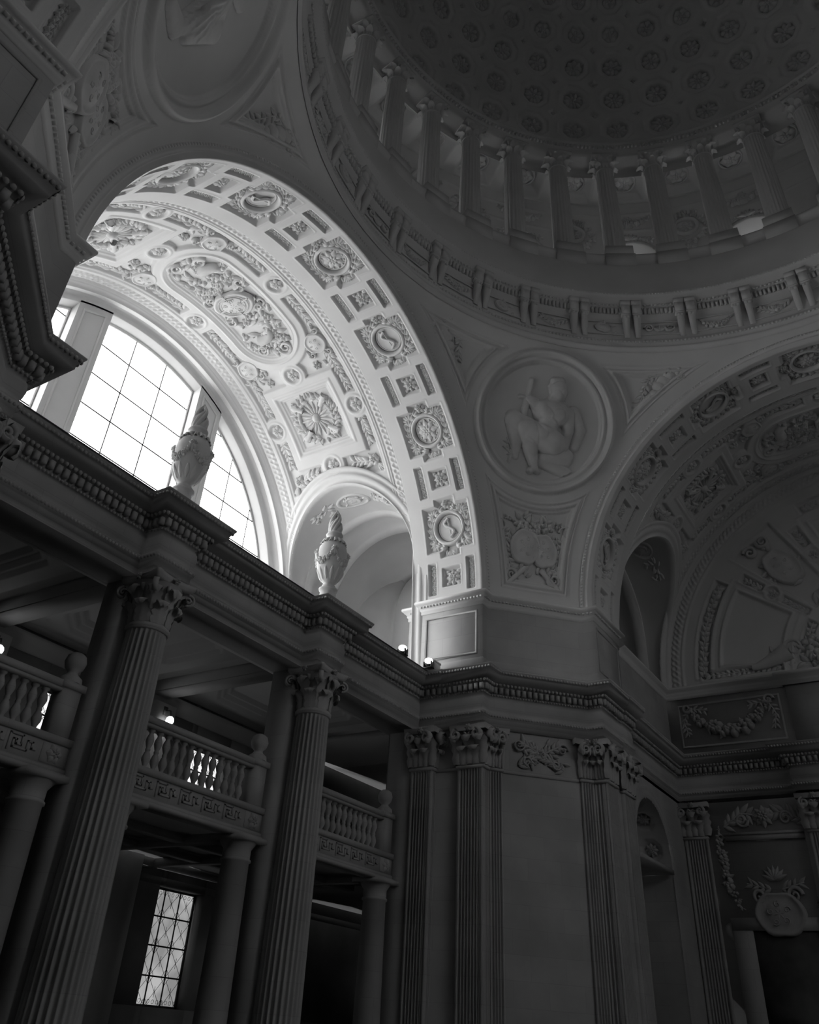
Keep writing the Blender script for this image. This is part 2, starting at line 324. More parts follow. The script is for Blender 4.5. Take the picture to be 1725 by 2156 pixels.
# ornaments, modelled at the crown (theta = 90) and turned about the arm's axis
def at_crown(mb, Rv): f = fcyl(Rv); return mb.map(lambda u, v, h: f(u, v+PI*Rv/2, h))
def orn(build, Rv, name, m=None):
    mb = MB(); build(mb); return at_crown(mb, Rv).mesh(name, m or RELIEF, True)
def _med(mb): torus(mb, 13.25, 0, .58, .075, -.08); ring(mb, 13.25, 0, .5, [(-.5, -.16), (-.1, -.16), (0, -.2)]); torus(mb, 13.25, 0, .48, .03, .05)
def lower(fn, dz):
    def g(mb):
        b = MB(); fn(b); [mb.add(V+np.array([0, 0, dz]), None, None) for V in ()]
        off = 0
        V = np.concatenate(b.V)+np.array([0, 0, dz]); mb.add(V, np.concatenate(b.Q) if b.Q else None)
    return g
def _ringm(mb): torus(mb, 13.25, 0, .61, .085, .2, 40); torus(mb, 13.25, 0, .47, .03, .05, 40); ring(mb, 13.25, 0, 0, [(0.02, .02), (.48, .02)], 40)
def _wreath(mb):
    for sg in (-1, 1):
        for k in range(9):
            a = -PI/2+sg*(.25+k*.3); rr = .78; t = a+sg*PI/2
            for da in (.6, -.45, .1): leaf(mb, 13.25+rr*math.cos(a), rr*math.sin(a)*.97, t+da*sg*(-1), random.uniform(.28, .42), .17, .17)
            leaf(mb, 13.25+.86*math.cos(a), .84*math.sin(a), a-sg*.3, .3, .15, .13)
        for cx, cy in ((.8, .72), (.8, -.72)):
            for j in range(5): leaf(mb, 13.25+sg*cx*.72, cy*.72, math.atan2(cy, sg*cx)+(j-2)*.45, .4, .17, .15)
    rosette(mb, 13.25, .93, .25, .15, 6); [leaf(mb, 13.25, -.86, -PI/2+a, .34, .18, .15) for a in (-.9, -.45, 0, .45, .9)]
def _emblS(mb):
    t = np.linspace(0, 1, 24); x = 13.25+.2*np.sin(t*2*PI)*(1-.2*t); y = .36-.72*t
    tube(mb, np.stack([x, y, np.full(24, .07)], 1), .055, 6); tube(mb, [(13.25-.05, -.42, .06), (13.25+.06, .4, .06)], .025, 5)
    for k in range(6): leaf(mb, x[3*k+3], y[3*k+3], random.uniform(0, 6.3), .14, .09, .06)
def _emblR(mb): rosette(mb, 13.25, 0, .42, .09, 8); [blob(mb, 13.25+.4*math.cos(a), .4*math.sin(a), .05, .06, 5) for a in np.arange(12)*PI/6]
def _sq(mb): rosette(mb, 13.25, 0, .31, .13, 8); [leaf(mb, 13.25+.16*a, .16*b, math.atan2(b, a), .2, .18, .1) for a in (-1, 1) for b in (-1, 1)]
def _strip(c):
    def g(mb):
        tube(mb, [(c, -.55, .03), (c, .55, .03)], .03, 5)
        for k in range(5): rosette(mb, c, (k-2)*.23, .105, .12, 6, rows=1)
        for k in range(4): [blob(mb, c+dx, (k-1.5)*.23, .04, .1, 5) for dx in (-.04, .04)]
    return g
REC = -.24
OM = {n: orn(lower(f, z), R, n) for n, f, z in (('medallion_frame', _ringm, REC), ('laurel_wreath', _wreath, REC), ('emblem', _emblS, REC+.03), ('flower_emblem', _emblR, REC+.03), ('rosette', _sq, -.19), ('flower_strip', _strip(12.45), -.17), ('flower_strip_b', _strip(14.05), -.17))}
# bay ornaments (s measured from the crown, y from the bay centre)
def _round(mb): rosette(mb, BC, 0, .27, .11, 6)
OM['roundel'] = orn(lower(_round, -.08), R2, 'roundel')
def _sun(mb):
    for k in range(18): leaf(mb, BC+.16*math.cos(k*PI/9), .16*math.sin(k*PI/9), k*PI/9, .6 if k % 2 else .74, .12, .09)
    blob(mb, BC, 0, .2, .22, 10)
def _trophy(mb):
    for sg in (-1, 1):
        for k in range(11):
            a = -PI/2+sg*(.2+k*.25)
            for da in (.5, -.5): leaf(mb, BC+.86*math.cos(a), .86*math.sin(a), a+sg*PI/2+da, random.uniform(.3, .44), .18, .16)
    for a in (PI/4, 3*PI/4, -PI/4, -3*PI/4):              # fasces and quivers on the diagonals
        c, s = math.cos(a), math.sin(a); tube(mb, [(BC+.62*c, .62*s, .1), (BC+1.15*c, 1.1*s, .1)], [.11, .14], 8); ring(mb, BC+1.0*c, .97*s, .12, [(-.02, .2), (.03, .2), (.03, .02)], 10)
    for k in range(30): a = k*PI/15; leaf(mb, BC+.92*math.cos(a), .9*math.sin(a), a+random.uniform(-.6, .6), random.uniform(.25, .42), .16, .14)
OM['sunburst'] = orn(lower(_sun, -.16), R2, 'sunburst'); OM['trophy'] = orn(lower(_trophy, -.17), R2, 'trophy')
def _cart(mb):
    b = MB()
    for r_ in (.62, .5): torus(b, BC+.05, 0, r_, .02, .03, 36, .8)
    tube(b, [(BC-.7, .05, .0), (BC+.8, -.08, .0)], .04, 5); tube(b, [(BC, -.6, 0), (BC+.1, .6, 0)], .03, 5)
    for k in range(8): scroll(b, BC+.05+.36*math.cos(k*PI/4+.4), .28*math.sin(k*PI/4+.4), .1, 1.4, k, 1, .02, .03)
    mb.add(np.concatenate(b.V)+np.array([0, 0, .2]), np.concatenate(b.Q))
    shield(mb, BC+.05, 0, .78, .62, .12, .2); [scroll(mb, BC+sx*.72, sy*.55, .17, 1.4, 0, sx*sy, .05, .12) for sx in (-1, 1) for sy in (-1, 1)]
def _corn(mb):
    for sg in (-1, 1):
        t = np.linspace(0, 1, 18); an = sg*(PI/2)+1.5*sg*t*2
        tube(mb, np.stack([BC-.25*sg+.62*np.cos(an*.9)*(1-.35*t), sg*(1.55+.5*t)+.42*np.sin(an)*(1-.3*t), np.full(18, .1)], 1), .05+.2*(1-t)**.8, 8)
        for k in range(46):
            x = BC+random.uniform(-.95, .95); y = sg*random.uniform(.75, 2.75)
            if math.hypot((x-BC), max(0, abs(y)-1.8)) < 1.0: (blob(mb, x, y, random.uniform(.06, .14), random.uniform(.1, .22), 6) if k % 3 else rosette(mb, x, y, .2, .13, 6, rows=1))
        for k in range(40):
            x = BC+random.uniform(-1, 1); y = sg*random.uniform(.5, 2.9)
            if math.hypot((x-BC), max(0, abs(y)-1.8)) < .95: leaf(mb, x, y, random.uniform(0, 6.3), random.uniform(.3, .5), .2, random.uniform(.1, .2))
        scroll(mb, BC+.45*sg, sg*2.65, .3, 1.8, 0, sg, .07, .14); scroll(mb, BC-.5*sg, sg*2.4, .26, 1.8, PI, -sg, .06, .14)
        scroll(mb, BC+sg*.9, sg*.4, .25, 1.5, PI/2, -1, .06, .12); scroll(mb, BC-sg*.85, sg*.75, .25, 1.5, PI/2, 1, .06, .12)
OM['cartouche'] = orn(lower(_cart, -.12), R2, 'cartouche'); OM['cornucopia'] = orn(lower(_corn, -.16), R2, 'cornucopia')
def _spand(sy):                                           # panel beside the cartouche: shield, leaves along the strip
    def g(mb):
        shield(mb, BC+sy*1.72, 2.95, .42, .46, .2*sy, .17); [scroll(mb, BC+sy*(1.72+dx), 2.95+dy, .14, 1.3, 0, 1, .045, .12) for dx, dy in ((.35, .5), (-.4, .45), (.3, -.5))]
        vine(mb, [(BC+sy*2.02, .7), (BC+sy*2.02, 2.2)], .03, .11, .3, .17, .17); vine(mb, [(BC+sy*1.95, 3.5), (BC+sy*2.02, 5.2)], .03, .11, .3, .17, .17)
        for k in range(12): leaf(mb, BC+sy*random.uniform(1.1, 2.1), random.uniform(2.9, 4.0), random.uniform(0, 6.3), .3, .16, .11)
        rosette(mb, BC+sy*1.2, 3.85, .2, .13, 6); [blob(mb, BC+sy*1.95, 2.3+.1*k, .08, .15, 6) for k in range(3)]
    return g
def _low(sy):
    def g(mb):
        vine(mb, [(BC+sy*2.02, 6.0), (BC+sy*2.02, 7.6)], .03, .11, .32, .17, .17); vine(mb, [(BC+sy*2.1, 8.3), (BC+sy*.8, 8.05)], .03, .13, .42, .2, .2)
        rosette(mb, BC+sy*1.9, 8.2, .25, .15, 6); [leaf(mb, BC+sy*2.05, 8.4, PI/2-sy*(.2+.3*k), .5, .18, .12) for k in range(3)]
    return g
for n, sy in (('p', 1), ('m', -1)):
    OM['spandrel_'+n] = orn(lower(_spand(sy), -.14), R2, 'shield_spray'); OM['low_'+n] = orn(lower(_low(sy), -.14), R2, 'acanthus_spray')
BAND = band_mesh(); BAY = bay_mesh()
def arm(rz, band_units, bay, names, labels, quad_s=(1, -1)):
    """one arm of the crossing: coffered band, optional bay behind it, ornaments as parts"""
    band = tag(put(names[0], BAND, None, (0, 0, ZC), (0, 0, rz)), labels[0], 'ceiling', 'structure')
    for k in band_units:
        t = 18+24*k; m = put('medallion', OM['medallion_frame'], band, rot=(0, (90-t)*DG, 0)); put('wreath', OM['laurel_wreath'], m); put('emblem', OM['emblem' if k % 2 == 0 else 'flower_emblem'], m)
    for k in sorted(set(band_units) | {b+1 for b in band_units}):
        t = 6+24*k
        if t > 175: continue
        put('rosette', OM['rosette'], band, rot=(0, (90-t)*DG, 0))
        put('flower_strip', OM['flower_strip'], band, rot=(0, (90-t)*DG, 0)); put('flower_strip', OM['flower_strip_b'], band, rot=(0, (90-t)*DG, 0))
    av = tag(put(names[1], ARCHIVOLT, None, (0, 0, ZC), (0, 0, rz)), labels[1], 'moulding', 'structure'); stuff(put('leaf_course', BEADARCH, av))
    if not bay: return band
    b = tag(put(names[2], BAY, None, (0, 0, ZC), (0, 0, rz)), labels[2], 'ceiling', 'structure')
    for cy, s in ((0, 3.86), (0, -3.86), (2.02, 5.86), (2.02, -5.86), (-2.02, 5.86), (-2.02, -5.86), (2.02, 0), (-2.02, 0), (0, 7.93), (0, -7.93)):
        put('rosette', OM['roundel'], b, loc=(0, cy, 0), rot=(0, s/R2, 0))
    for sg in (1, -1):
        q = put('trophy', OM['trophy'], b, rot=(0, sg*5.89/R2, 0)); put('sunburst', OM['sunburst'], q)
    c = put('cartouche', OM['cartouche'], b); put('cornucopia', OM['cornucopia'], c)
    for n in 'pm':
        for sg in (1, -1):
            if sg == 1:
                put('shield_spray', OM['spandrel_'+n], b, scale=(-1, 1, 1)); put('acanthus_spray', OM['low_'+n], b, scale=(-1, 1, 1))
            else:
                put('shield_spray', OM['spandrel_'+n], b); put('acanthus_spray', OM['low_'+n], b)
    return b
# ================================================================ pendentives (sphere through the four archivolts)
SP = math.hypot(D, RE); EL0 = 27.8*DG; MED = 2.96
PC = np.array([math.cos(EL0)*math.cos(PI/4), math.cos(EL0)*math.sin(PI/4), math.sin(EL0)])
PE1 = np.array([-math.sin(PI/4), math.cos(PI/4), 0]); PE2 = np.cross(PC, PE1); PE2 = PE2 if PE2[2] > 0 else -PE2
def fsph(p, q, h):
    """p leftwards, q upwards in metres of arc from the medallion centre; h towards the room"""
    a = np.hypot(p, q)/SP; k = np.where(a > 1e-9, np.sin(a)/np.maximum(np.hypot(p, q), 1e-9), 1/SP)
    d = np.cos(a)[..., None]*PC+(p*k)[..., None]*PE1+(q*k)[..., None]*PE2
    return d*(SP-h)[..., None]
ZTOP = 29.75
def pend_mesh():
    z = np.linspace(ZC+.02, ZTOP, 270); t = np.linspace(-1, 1, 420); Z, T = np.meshgrid(z, t, indexing='ij')
    rho = np.sqrt(SP**2-(Z-ZC)**2); lo = np.arccos(np.clip(D/rho, -1, 1)); lo = np.where(rho < D, 0, lo)
    az = PI/4+T*(PI/4-lo); d = np.stack([rho*np.cos(az), rho*np.sin(az), Z-ZC], -1)/SP
    ca = np.arccos(np.clip(d@PC, -1, 1))*SP; q = d@PE2; a0 = math.acos(D/SP)
    dA = (np.arccos(np.clip(d[..., 1], -1, 1))-a0)*SP; dB = (np.arccos(np.clip(d[..., 0], -1, 1))-a0)*SP
    el = np.arcsin(np.clip(d[..., 2], -1, 1)); dr = (math.asin((29.45-ZC)/SP)-el)*SP
    pan = np.maximum.reduce([MED+.34-ca, .55-dA, .55-dB, .2-dr, .62-(Z-ZC)])
    H = np.interp(pan, [-.42, -.38, -.34, -.26, -.2, -.14, -.1, -.04, 0, .04], [-.1, -.1, -.04, -.04, .03, .03, -.02, -.02, .03, 0])
    H *= 1.5; H += np.interp(ca, [2.32, 2.36, 2.42, 2.46, 2.5, 2.58, 2.62, 2.7, 2.8, 2.88, 2.94, 2.97], [-.14, -.02, -.02, .06, .06, .0, .0, .16, .24, .18, .0, 0])
    edge = np.minimum.reduce([dA, dB]); H *= ss(edge, 0, .12)
    P = d*(SP-H)[..., None]; return MB().grid(P).mesh('pendentive', PLASTER)
PEND = pend_mesh()
def figure_disc(caps, name, rad=2.3, step=.032, extra=None):
    g = np.arange(-rad, rad+.001, step); U, V = np.meshgrid(g, g, indexing='ij'); H = relief_field(U, V, caps)
    keep = (H[:-1, :-1]+H[1:, 1:]+H[1:, :-1]+H[:-1, 1:]) > .004
    keep &= (np.hypot(U, V)[:-1, :-1] < rad)
    P = fsph(U.ravel(), V.ravel(), (H*.66-.13).ravel()).reshape(U.shape+(3,))
    mb = MB(); mb.grid(P, keep); return mb
# seated man with a sword, seen in low relief (u = towards the left of the picture)
def zc_(x, y, r, x2, y2, r2, h): return ((1458-x)*.00855, (470-y)*.00855, r*.00855, (1458-x2)*.00855, (470-y2)*.00855, r2*.00855, h)
SEAT = [zc_(*a) for a in ((1512, 300, 42, 1520, 318, 40, .1), (1542, 318, 14, 1552, 322, 9, .12), (1528, 345, 20, 1540, 348, 14, .1), (1505, 340, 30, 1498, 375, 34, .06),
        (1450, 410, 46, 1540, 412, 48, .08), (1465, 420, 58, 1528, 425, 58, .1), (1492, 430, 62, 1482, 500, 52, .08), (1482, 500, 54, 1490, 560, 62, .06), (1455, 425, 30, 1470, 440, 30, .14), (1525, 430, 32, 1515, 442, 30, .14),
        (1575, 415, 36, 1588, 490, 27, .1), (1588, 490, 27, 1578, 575, 18, .1), (1578, 575, 18, 1568, 600, 16, .1),
        (1430, 405, 34, 1398, 385, 24, .1), (1398, 385, 24, 1378, 372, 20, .14),
        (1520, 560, 62, 1385, 515, 46, .16), (1385, 515, 46, 1420, 610, 33, .16), (1420, 610, 34, 1442, 685, 20, .14), (1442, 690, 20, 1425, 708, 14, .14), (1442, 690, 18, 1462, 706, 12, .14),
        (1440, 520, 46, 1318, 478, 40, .04), (1318, 478, 40, 1345, 580, 30, .03), (1345, 580, 28, 1350, 650, 16, .02))]
FIG = figure_disc(SEAT, 'figure').mesh('seated_figure', RELIEF, True)
CLOAK = figure_disc([zc_(*a) for a in ((1600, 400, 30, 1640, 480, 26, 0), (1640, 480, 28, 1625, 560, 22, 0), (1470, 372, 16, 1530, 378, 14, .1), (1490, 640, 34, 1590, 630, 30, .0), (1470, 660, 24, 1600, 690, 26, 0), (1540, 600, 40, 1590, 610, 34, 0), (1495, 275, 26, 1520, 268, 22, .1), (1480, 300, 16, 1490, 340, 12, .08))], 'cloak').mesh('cloak', RELIEF, True)
SWORD = figure_disc([zc_(*a) for a in ((1380, 288, 13, 1374, 360, 15, .1), (1335, 370, 10, 1422, 372, 10, .12), (1374, 372, 16, 1366, 450, 18, .06), (1366, 450, 14, 1322, 680, 7, .02))], 'sword').mesh('sword', RELIEF, True)
def _olive(mb):
    for a in (.3, .8, 1.3, 1.9): vine(mb, [(1.0, -1.5), (1.0+.5*math.cos(a), -1.5+.9*math.sin(a))], .03, .1, .3, .12, .22, False)
def sph_orn(build, name, dz=-.15):
    mb = MB(); build(mb); mb.V = [v+np.array([0, 0, dz]) for v in mb.V]; return mb.map(fsph).mesh(name, RELIEF, True)
OLIVE = sph_orn(_olive, 'olive_branch')
DRAPED = figure_disc([(.3, 1.0, .35, .1, .2, .4, .1), (.1, .2, .42, -.7, -.1, .34, .12), (-.7, -.1, .33, -.5, -1.0, .22, .12), (.1, .1, .4, -.3, -.5, .36, .06), (-.3, -.5, .34, -.1, -1.4, .24, .06), (.35, 1.5, .2, .35, 1.75, .2, .12),
                      (.6, .9, .2, 1.0, .3, .14, .06), (1.0, .3, .14, .7, -.2, .1, .06), (-.1, -1.4, .3, .5, -1.6, .2, .02), (.1, .9, .2, -.5, 1.1, .14, .08)]+[(.3-.16*k, .2-.12*k, .07, .1-.2*k, -1.2+.1*k, .04, .3) for k in range(5)]+[(.45-.1*k, .9-.2*k, .06, -.2-.1*k, .35-.25*k, .03, .32) for k in range(4)], 'draped').mesh('draped_figure', RELIEF, True)
def _vase(sg):
    def g(mb):
        c = np.array([sg*4.45, 2.15]); ax = np.array([-sg*.5, -.86]); px = np.array([ax[1], -ax[0]])
        for t, w in ((-.45, .3), (-.25, .34), (0, .3), (.25, .2), (.42, .1)): p = c-ax*t*1.3*-1; blob(mb, p[0], p[1], w, .2, 10, e=.8)
        for k in range(26): a = random.uniform(-1.6, 1.6)+math.atan2(-ax[1], -ax[0]); p = c-ax*.55; L = random.uniform(.35, .95); leaf(mb, p[0]+.2*math.cos(a), p[1]+.2*math.sin(a), a, L, .22, .13)
        for k in range(12): p = c-ax*.75+px*random.uniform(-.5, .5)-ax*random.uniform(-.2, .3); blob(mb, p[0], p[1], .12, .2, 7)
        vine(mb, [c-ax*.5+px*.2, c+px*.55, c+ax*1.0+px*.1], .03, .1, .3, .15, .2); vine(mb, [c-ax*.5-px*.2, c-px*.55, c+ax*1.3-px*.1], .03, .1, .3, .15, .2)
    return g
VASE = {1: sph_orn(_vase(1), 'vase_spray'), -1: sph_orn(_vase(-1), 'vase_spray')}
def _arms(mb):                                            # two shields, fruit above, feet below
    shield(mb, .32, -5.1, .55, .75, .15, .2); shield(mb, -.42, -5.15, .5, .72, -.2, .16)
    garland(mb, [(-1.1, -4.0), (-.5, -4.25), (0, -4.3), (.5, -4.25), (1.1, -4.0)], .12, .16); [leaf(mb, random.uniform(-.6, .6), -4.1+random.uniform(-.1, .2), random.uniform(.3, 2.8), .4, .2, .14) for k in range(12)]
    for sg in (-1, 1):
        vine(mb, [(sg*.9, -4.4), (sg*1.1, -5.2), (sg*.8, -6.0)], .03, .1, .32, .16, .2); scroll(mb, sg*.85, -6.25, .25, 1.6, 0, sg, .06, .14)
        scroll(mb, sg*1.35, -4.3, .3, 1.5, 0, -sg, .04, .1); [leaf(mb, sg*random.uniform(.2, 1.0), -6.3+random.uniform(-.15, .35), random.uniform(0, 3.1), .35, .18, .12) for k in range(8)]
        tube(mb, [(sg*.3, -5.9, .08), (sg*1.0, -6.6, .08)], .1, 6)
    tube(mb, [(-1.05, -6.75, .03), (1.05, -6.75, .03)], .07, 6)
ARMS = sph_orn(_arms, 'shield_group')
def pendentive(rz, name, label, hero):
    p = tag(put(name, PEND, None, (0, 0, ZC), (0, 0, rz)), label, 'wall', 'structure')
    for sg in (1, -1): put('vase_relief', VASE[sg], p)
    put('shield_relief', ARMS, p); return p
# ================================================================ ring entablature below the drum
def ringpt(r, z, az): return (r*math.cos(az), r*math.sin(az), z)
def zlathe(prof, n, name, m, a0=0, a1=2*PI): return lathe(MB(), prof, n, (0, 0, 0), a0, a1).mesh(name, m)
NCOL = 34; STEP = 2*PI/NCOL; AZ0 = 45*DG-STEP/2
RING = zlathe([(11.78, 29.72), (11.76, 29.85), (11.7, 29.87), (11.68, 29.98), (11.86, 30.05), (11.86, 30.2), (11.8, 30.24), (11.78, 30.42), (11.9, 30.48), (11.92, 30.6), (11.92, 31.62), (11.84, 31.66), (11.84, 31.8), (11.8, 31.84), (11.8, 32.14), (11.72, 32.18), (11.68, 32.34), (11.55, 32.4), (11.55, 32.56), (11.46, 32.62), (11.42, 32.78), (11.5, 32.84), (11.85, 32.92), (11.88, 33.1), (11.9, 34.95), (11.96, 35.02), (12.05, 35.04), (12.05, 35.55), (11.98, 35.6), (11.98, 35.75), (12.5, 35.78), (15.2, 35.8)], 360, 'ring_wall', PLASTER)
ring_wall = tag(put('wall_ring', RING), 'smooth round parapet ring with dentil cornice below the upper colonnade', 'wall', 'structure')
def rad_box(mb, az, r0, r1, w, z0, z1, taper=0.0):
    c, s = math.cos(az), math.sin(az)
    V = []
    for r in (r0, r1):
        for y in (-w/2, w/2):
            for z in (z0, z1): V.append((r*c-y*s, r*s+y*c, z))
    mb.add(V, [(0, 1, 3, 2), (4, 6, 7, 5), (0, 4, 5, 1), (2, 3, 7, 6), (0, 2, 6, 4), (1, 5, 7, 3)])
VIS = [k for k in range(NCOL) if -38*DG < ((AZ0-k*STEP+PI) % (2*PI))-PI < 118*DG]
def b_console(mb):
    rad_box(mb, 0, 11.55, 11.95, .34, 31.78, 32.2); rad_box(mb, 0, 11.5, 11.95, .4, 32.2, 32.4); rad_box(mb, 0, 11.62, 11.95, .38, 31.7, 31.8)
    P = []
    for z, r, w in ((31.7, 11.64, .26), (31.5, 11.6, .26), (31.3, 11.68, .25), (31.0, 11.78, .22), (30.72, 11.84, .2), (30.62, 11.88, .22)): P.append([(r, -w/2, z), (r, w/2, z), (11.95, w/2, z), (11.95, -w/2, z)])
    mb.grid(np.array(P), cv=True); [blob_r(mb, 11.6, y, 31.56) for y in (-.06, .06)]
def blob_r(mb, r, y, z, s=.07):
    b = MB(); blob(b, 0, 0, s, s, 6); V = b.V[0]; mb.add(np.stack([r-V[:, 2], y+V[:, 0], z+V[:, 1]], 1), b.Q[0])
mbc = MB(); b_console(mbc); CONSOLE = mbc.mesh('console', PLASTER)
def fdrum(r0, zc): return lambda u, v, h: np.stack([(r0-h)*np.cos(u/r0), (r0-h)*np.sin(u/r0), zc+v], -1)
def drum_orn(build, r0, zc, name, m=None): mb = MB(); build(mb); return mb.map(fdrum(r0, zc)).mesh(name, m or RELIEF, True)
def _frz(kind):
    def g(mb):
        t = [(-.78, -.33), (.78, -.33), (.78, .33), (-.78, .33)]
        for a, b in zip(t, t[1:]+t[:1]): tube(mb, [(*a, .01), (*b, .01)], .035, 4)
        if kind == 0: vine(mb, [(-.6, .2), (0, -.15), (.6, .2)], .03, .08, .26, .14, .16); rosette(mb, 0, -.02, .2, .1, 6)
        if kind == 1: shield(mb, .1, 0, .3, .24, .4, .1); [leaf(mb, random.uniform(-.5, .5), random.uniform(-.2, .2), random.uniform(0, 6.3), .28, .13, .08) for k in range(9)]
        if kind == 2: [scroll(mb, s*.42, 0, .2, 1.6, 0, s, .04, .09) for s in (-1, 1)]; [leaf(mb, 0, -.15, PI/2+a, .36, .16, .09) for a in (-1, -.5, 0, .5, 1)]
        if kind == 3: garland(mb, [(-.6, .22), (-.3, -.1), (0, -.2), (.3, -.1), (.6, .22)], .07, .1, .1)
    return g
FRZ = [drum_orn(_frz(k), 11.9, 31.12, 'frieze_relief') for k in range(4)]
mbd = MB(); mbe = MB()
for k in range(NCOL*13):
    f = (k % 13)/13.0
    if .13 < f < .87: rad_box(mbd, AZ0+(k//13)*STEP+(f+.038)*STEP, 11.68, 11.85, .095, 31.86, 32.12)
for k in range(NCOL*11): blob_r(mbe, 11.7, 0, 32.27) if False else None
stuff(put('dentil_course', mbd.mesh('dentil_course', PLASTER), ring_wall))
for k in VIS:
    az = AZ0-k*STEP+STEP/2*0
    for d_ in (-1.08*DG, 1.08*DG): put('console', CONSOLE, ring_wall, rot=(0, 0, az+d_))
    put('frieze_relief', FRZ[k % 4], ring_wall, rot=(0, 0, az+STEP/2))
# egg courses of the ring cornice
mbe = MB(); b0 = MB(); blob(b0, 0, 0, .06, .05, 8); V0, Q0 = b0.V[0], b0.Q[0]
def ring_beads(n, r, z, s=1.0):
    for k in range(n):
        a = k*2*PI/n
        if not (-45*DG < ((a+PI) % (2*PI))-PI < 125*DG): continue
        c, q = math.cos(a), math.sin(a); rr = r-V0[:, 2]*s; y = V0[:, 0]*s; mbe.add(np.stack([rr*c-y*q, rr*q+y*c, z+V0[:, 1]*s], 1), Q0)
ring_beads(480, 11.69, 32.27, 1.1); ring_beads(560, 11.46, 32.7, .8); ring_beads(500, 11.79, 30.33, 1.0)
stuff(put('egg_course', mbe.mesh('egg_course', PLASTER), ring_wall))
# ================================================================ drum colonnade
def fluted_profile(r, nfl, depth, sub=6):
    th = []; rr = []
    for k in range(nfl):
        for j in range(sub):
            f = j/sub; th.append((k+f)*2*PI/nfl); rr.append(r if f < .17 else r-depth*math.sin(PI*(f-.17)/.83))
    return np.array(th), np.array(rr)/r
def fluted_shaft(r0, r1, z0, z1, nfl=24, depth=.07, sub=6, m=None, name='shaft', nz=7):
    th, k = fluted_profile(1, nfl, depth, sub); P = []
    zz = list(np.linspace(z0, z1, nz)); 
    for i, z in enumerate(zz):
        t = i/(nz-1); r = r0+(r1-r0)*(t**1.6); kk = np.maximum(k, .999) if i in (0, nz-1) else k
        P.append(np.stack([r*kk*np.cos(th), r*kk*np.sin(th), np.full(len(th), z)], 1))
    e = .25
    P.insert(1, np.c_[P[0][:, :2]*1.0, np.full(len(th), z0+.04)]); P.insert(2, np.c_[np.stack([r0*k*np.cos(th), r0*k*np.sin(th)], 1), np.full(len(th), z0+.22)])
    P.insert(-1, np.c_[np.stack([r1*k*np.cos(th), r1*k*np.sin(th)], 1), np.full(len(th), z1-.14)]); P.insert(-1, np.c_[P[-1][:, :2], np.full(len(th), z1-.03)])
    return MB().grid(np.array(P), cv=True).mesh(name, m)
LX = np.array([0, .02, .04, .06, .1, .17, .3, .5, .7, .82, .84, .74]); LZ_ = np.array([0, .13, .27, .42, .57, .72, .86, .97, 1.0, .95, .85, .76]); LW = np.array([.62, .8, .95, .72, 1.02, .76, 1.05, .8, .98, .74, .6, .25])
def capital_leaf(W, Hh, curl, m, name, lob=True):
    """acanthus leaf standing on a bell: local x outwards, y sideways, z up"""
    n = 12; x = curl*LX; z = Hh*LZ_; w = W*LW; t = np.array([-1, -.62, -.3, 0, .3, .62, 1.0])
    P = np.stack([x[:, None]+.07*W*np.cos(t*PI/2)[None]-.05*W*np.abs(np.sin(2*PI*t))[None]*(.3+.7*np.arange(n)/n)[:, None], w[:, None]*.5*t[None], np.broadcast_to(z[:, None], (n, 7))-(.05*Hh*np.abs(t)**2)[None]*np.ones((n, 1))], -1)
    return MB().grid(P).grid(P-np.array([.05*W, 0, .02*Hh])).mesh(name, m, True)
def volute_mesh(r, w, m, name):
    mb = MB(); th = np.linspace(0, 1, 26); rr = r*(1-.82*th); an = PI/2-th*1.7*2*PI
    for sy in (-w/2, 0, w/2): pass
    P = []
    for i in range(26):
        x, z = rr[i]*math.cos(an[i]), rr[i]*math.sin(an[i]); t = r*.16*(1.2-th[i]*.6)
        nx, nz = math.cos(an[i]), math.sin(an[i]); P.append([(x-nx*t, -w/2, z-nz*t), (x+nx*t, -w/2, z+nz*t), (x+nx*t, w/2, z+nz*t), (x-nx*t, w/2, z-nz*t)])
    mb.grid(np.array(P), cv=True)
    # stalk rising to the volute
    mb.grid(np.array([[(x, -w*.35, z), (x+.06*r, 0, z), (x, w*.35, z)] for x, z in ((-r*1.6, -r*3.2), (-r*1.25, -r*1.8), (-r*.7, -r*.1), (-r*.2, r*.8), (0, r))]))
    return mb.mesh(name, m)
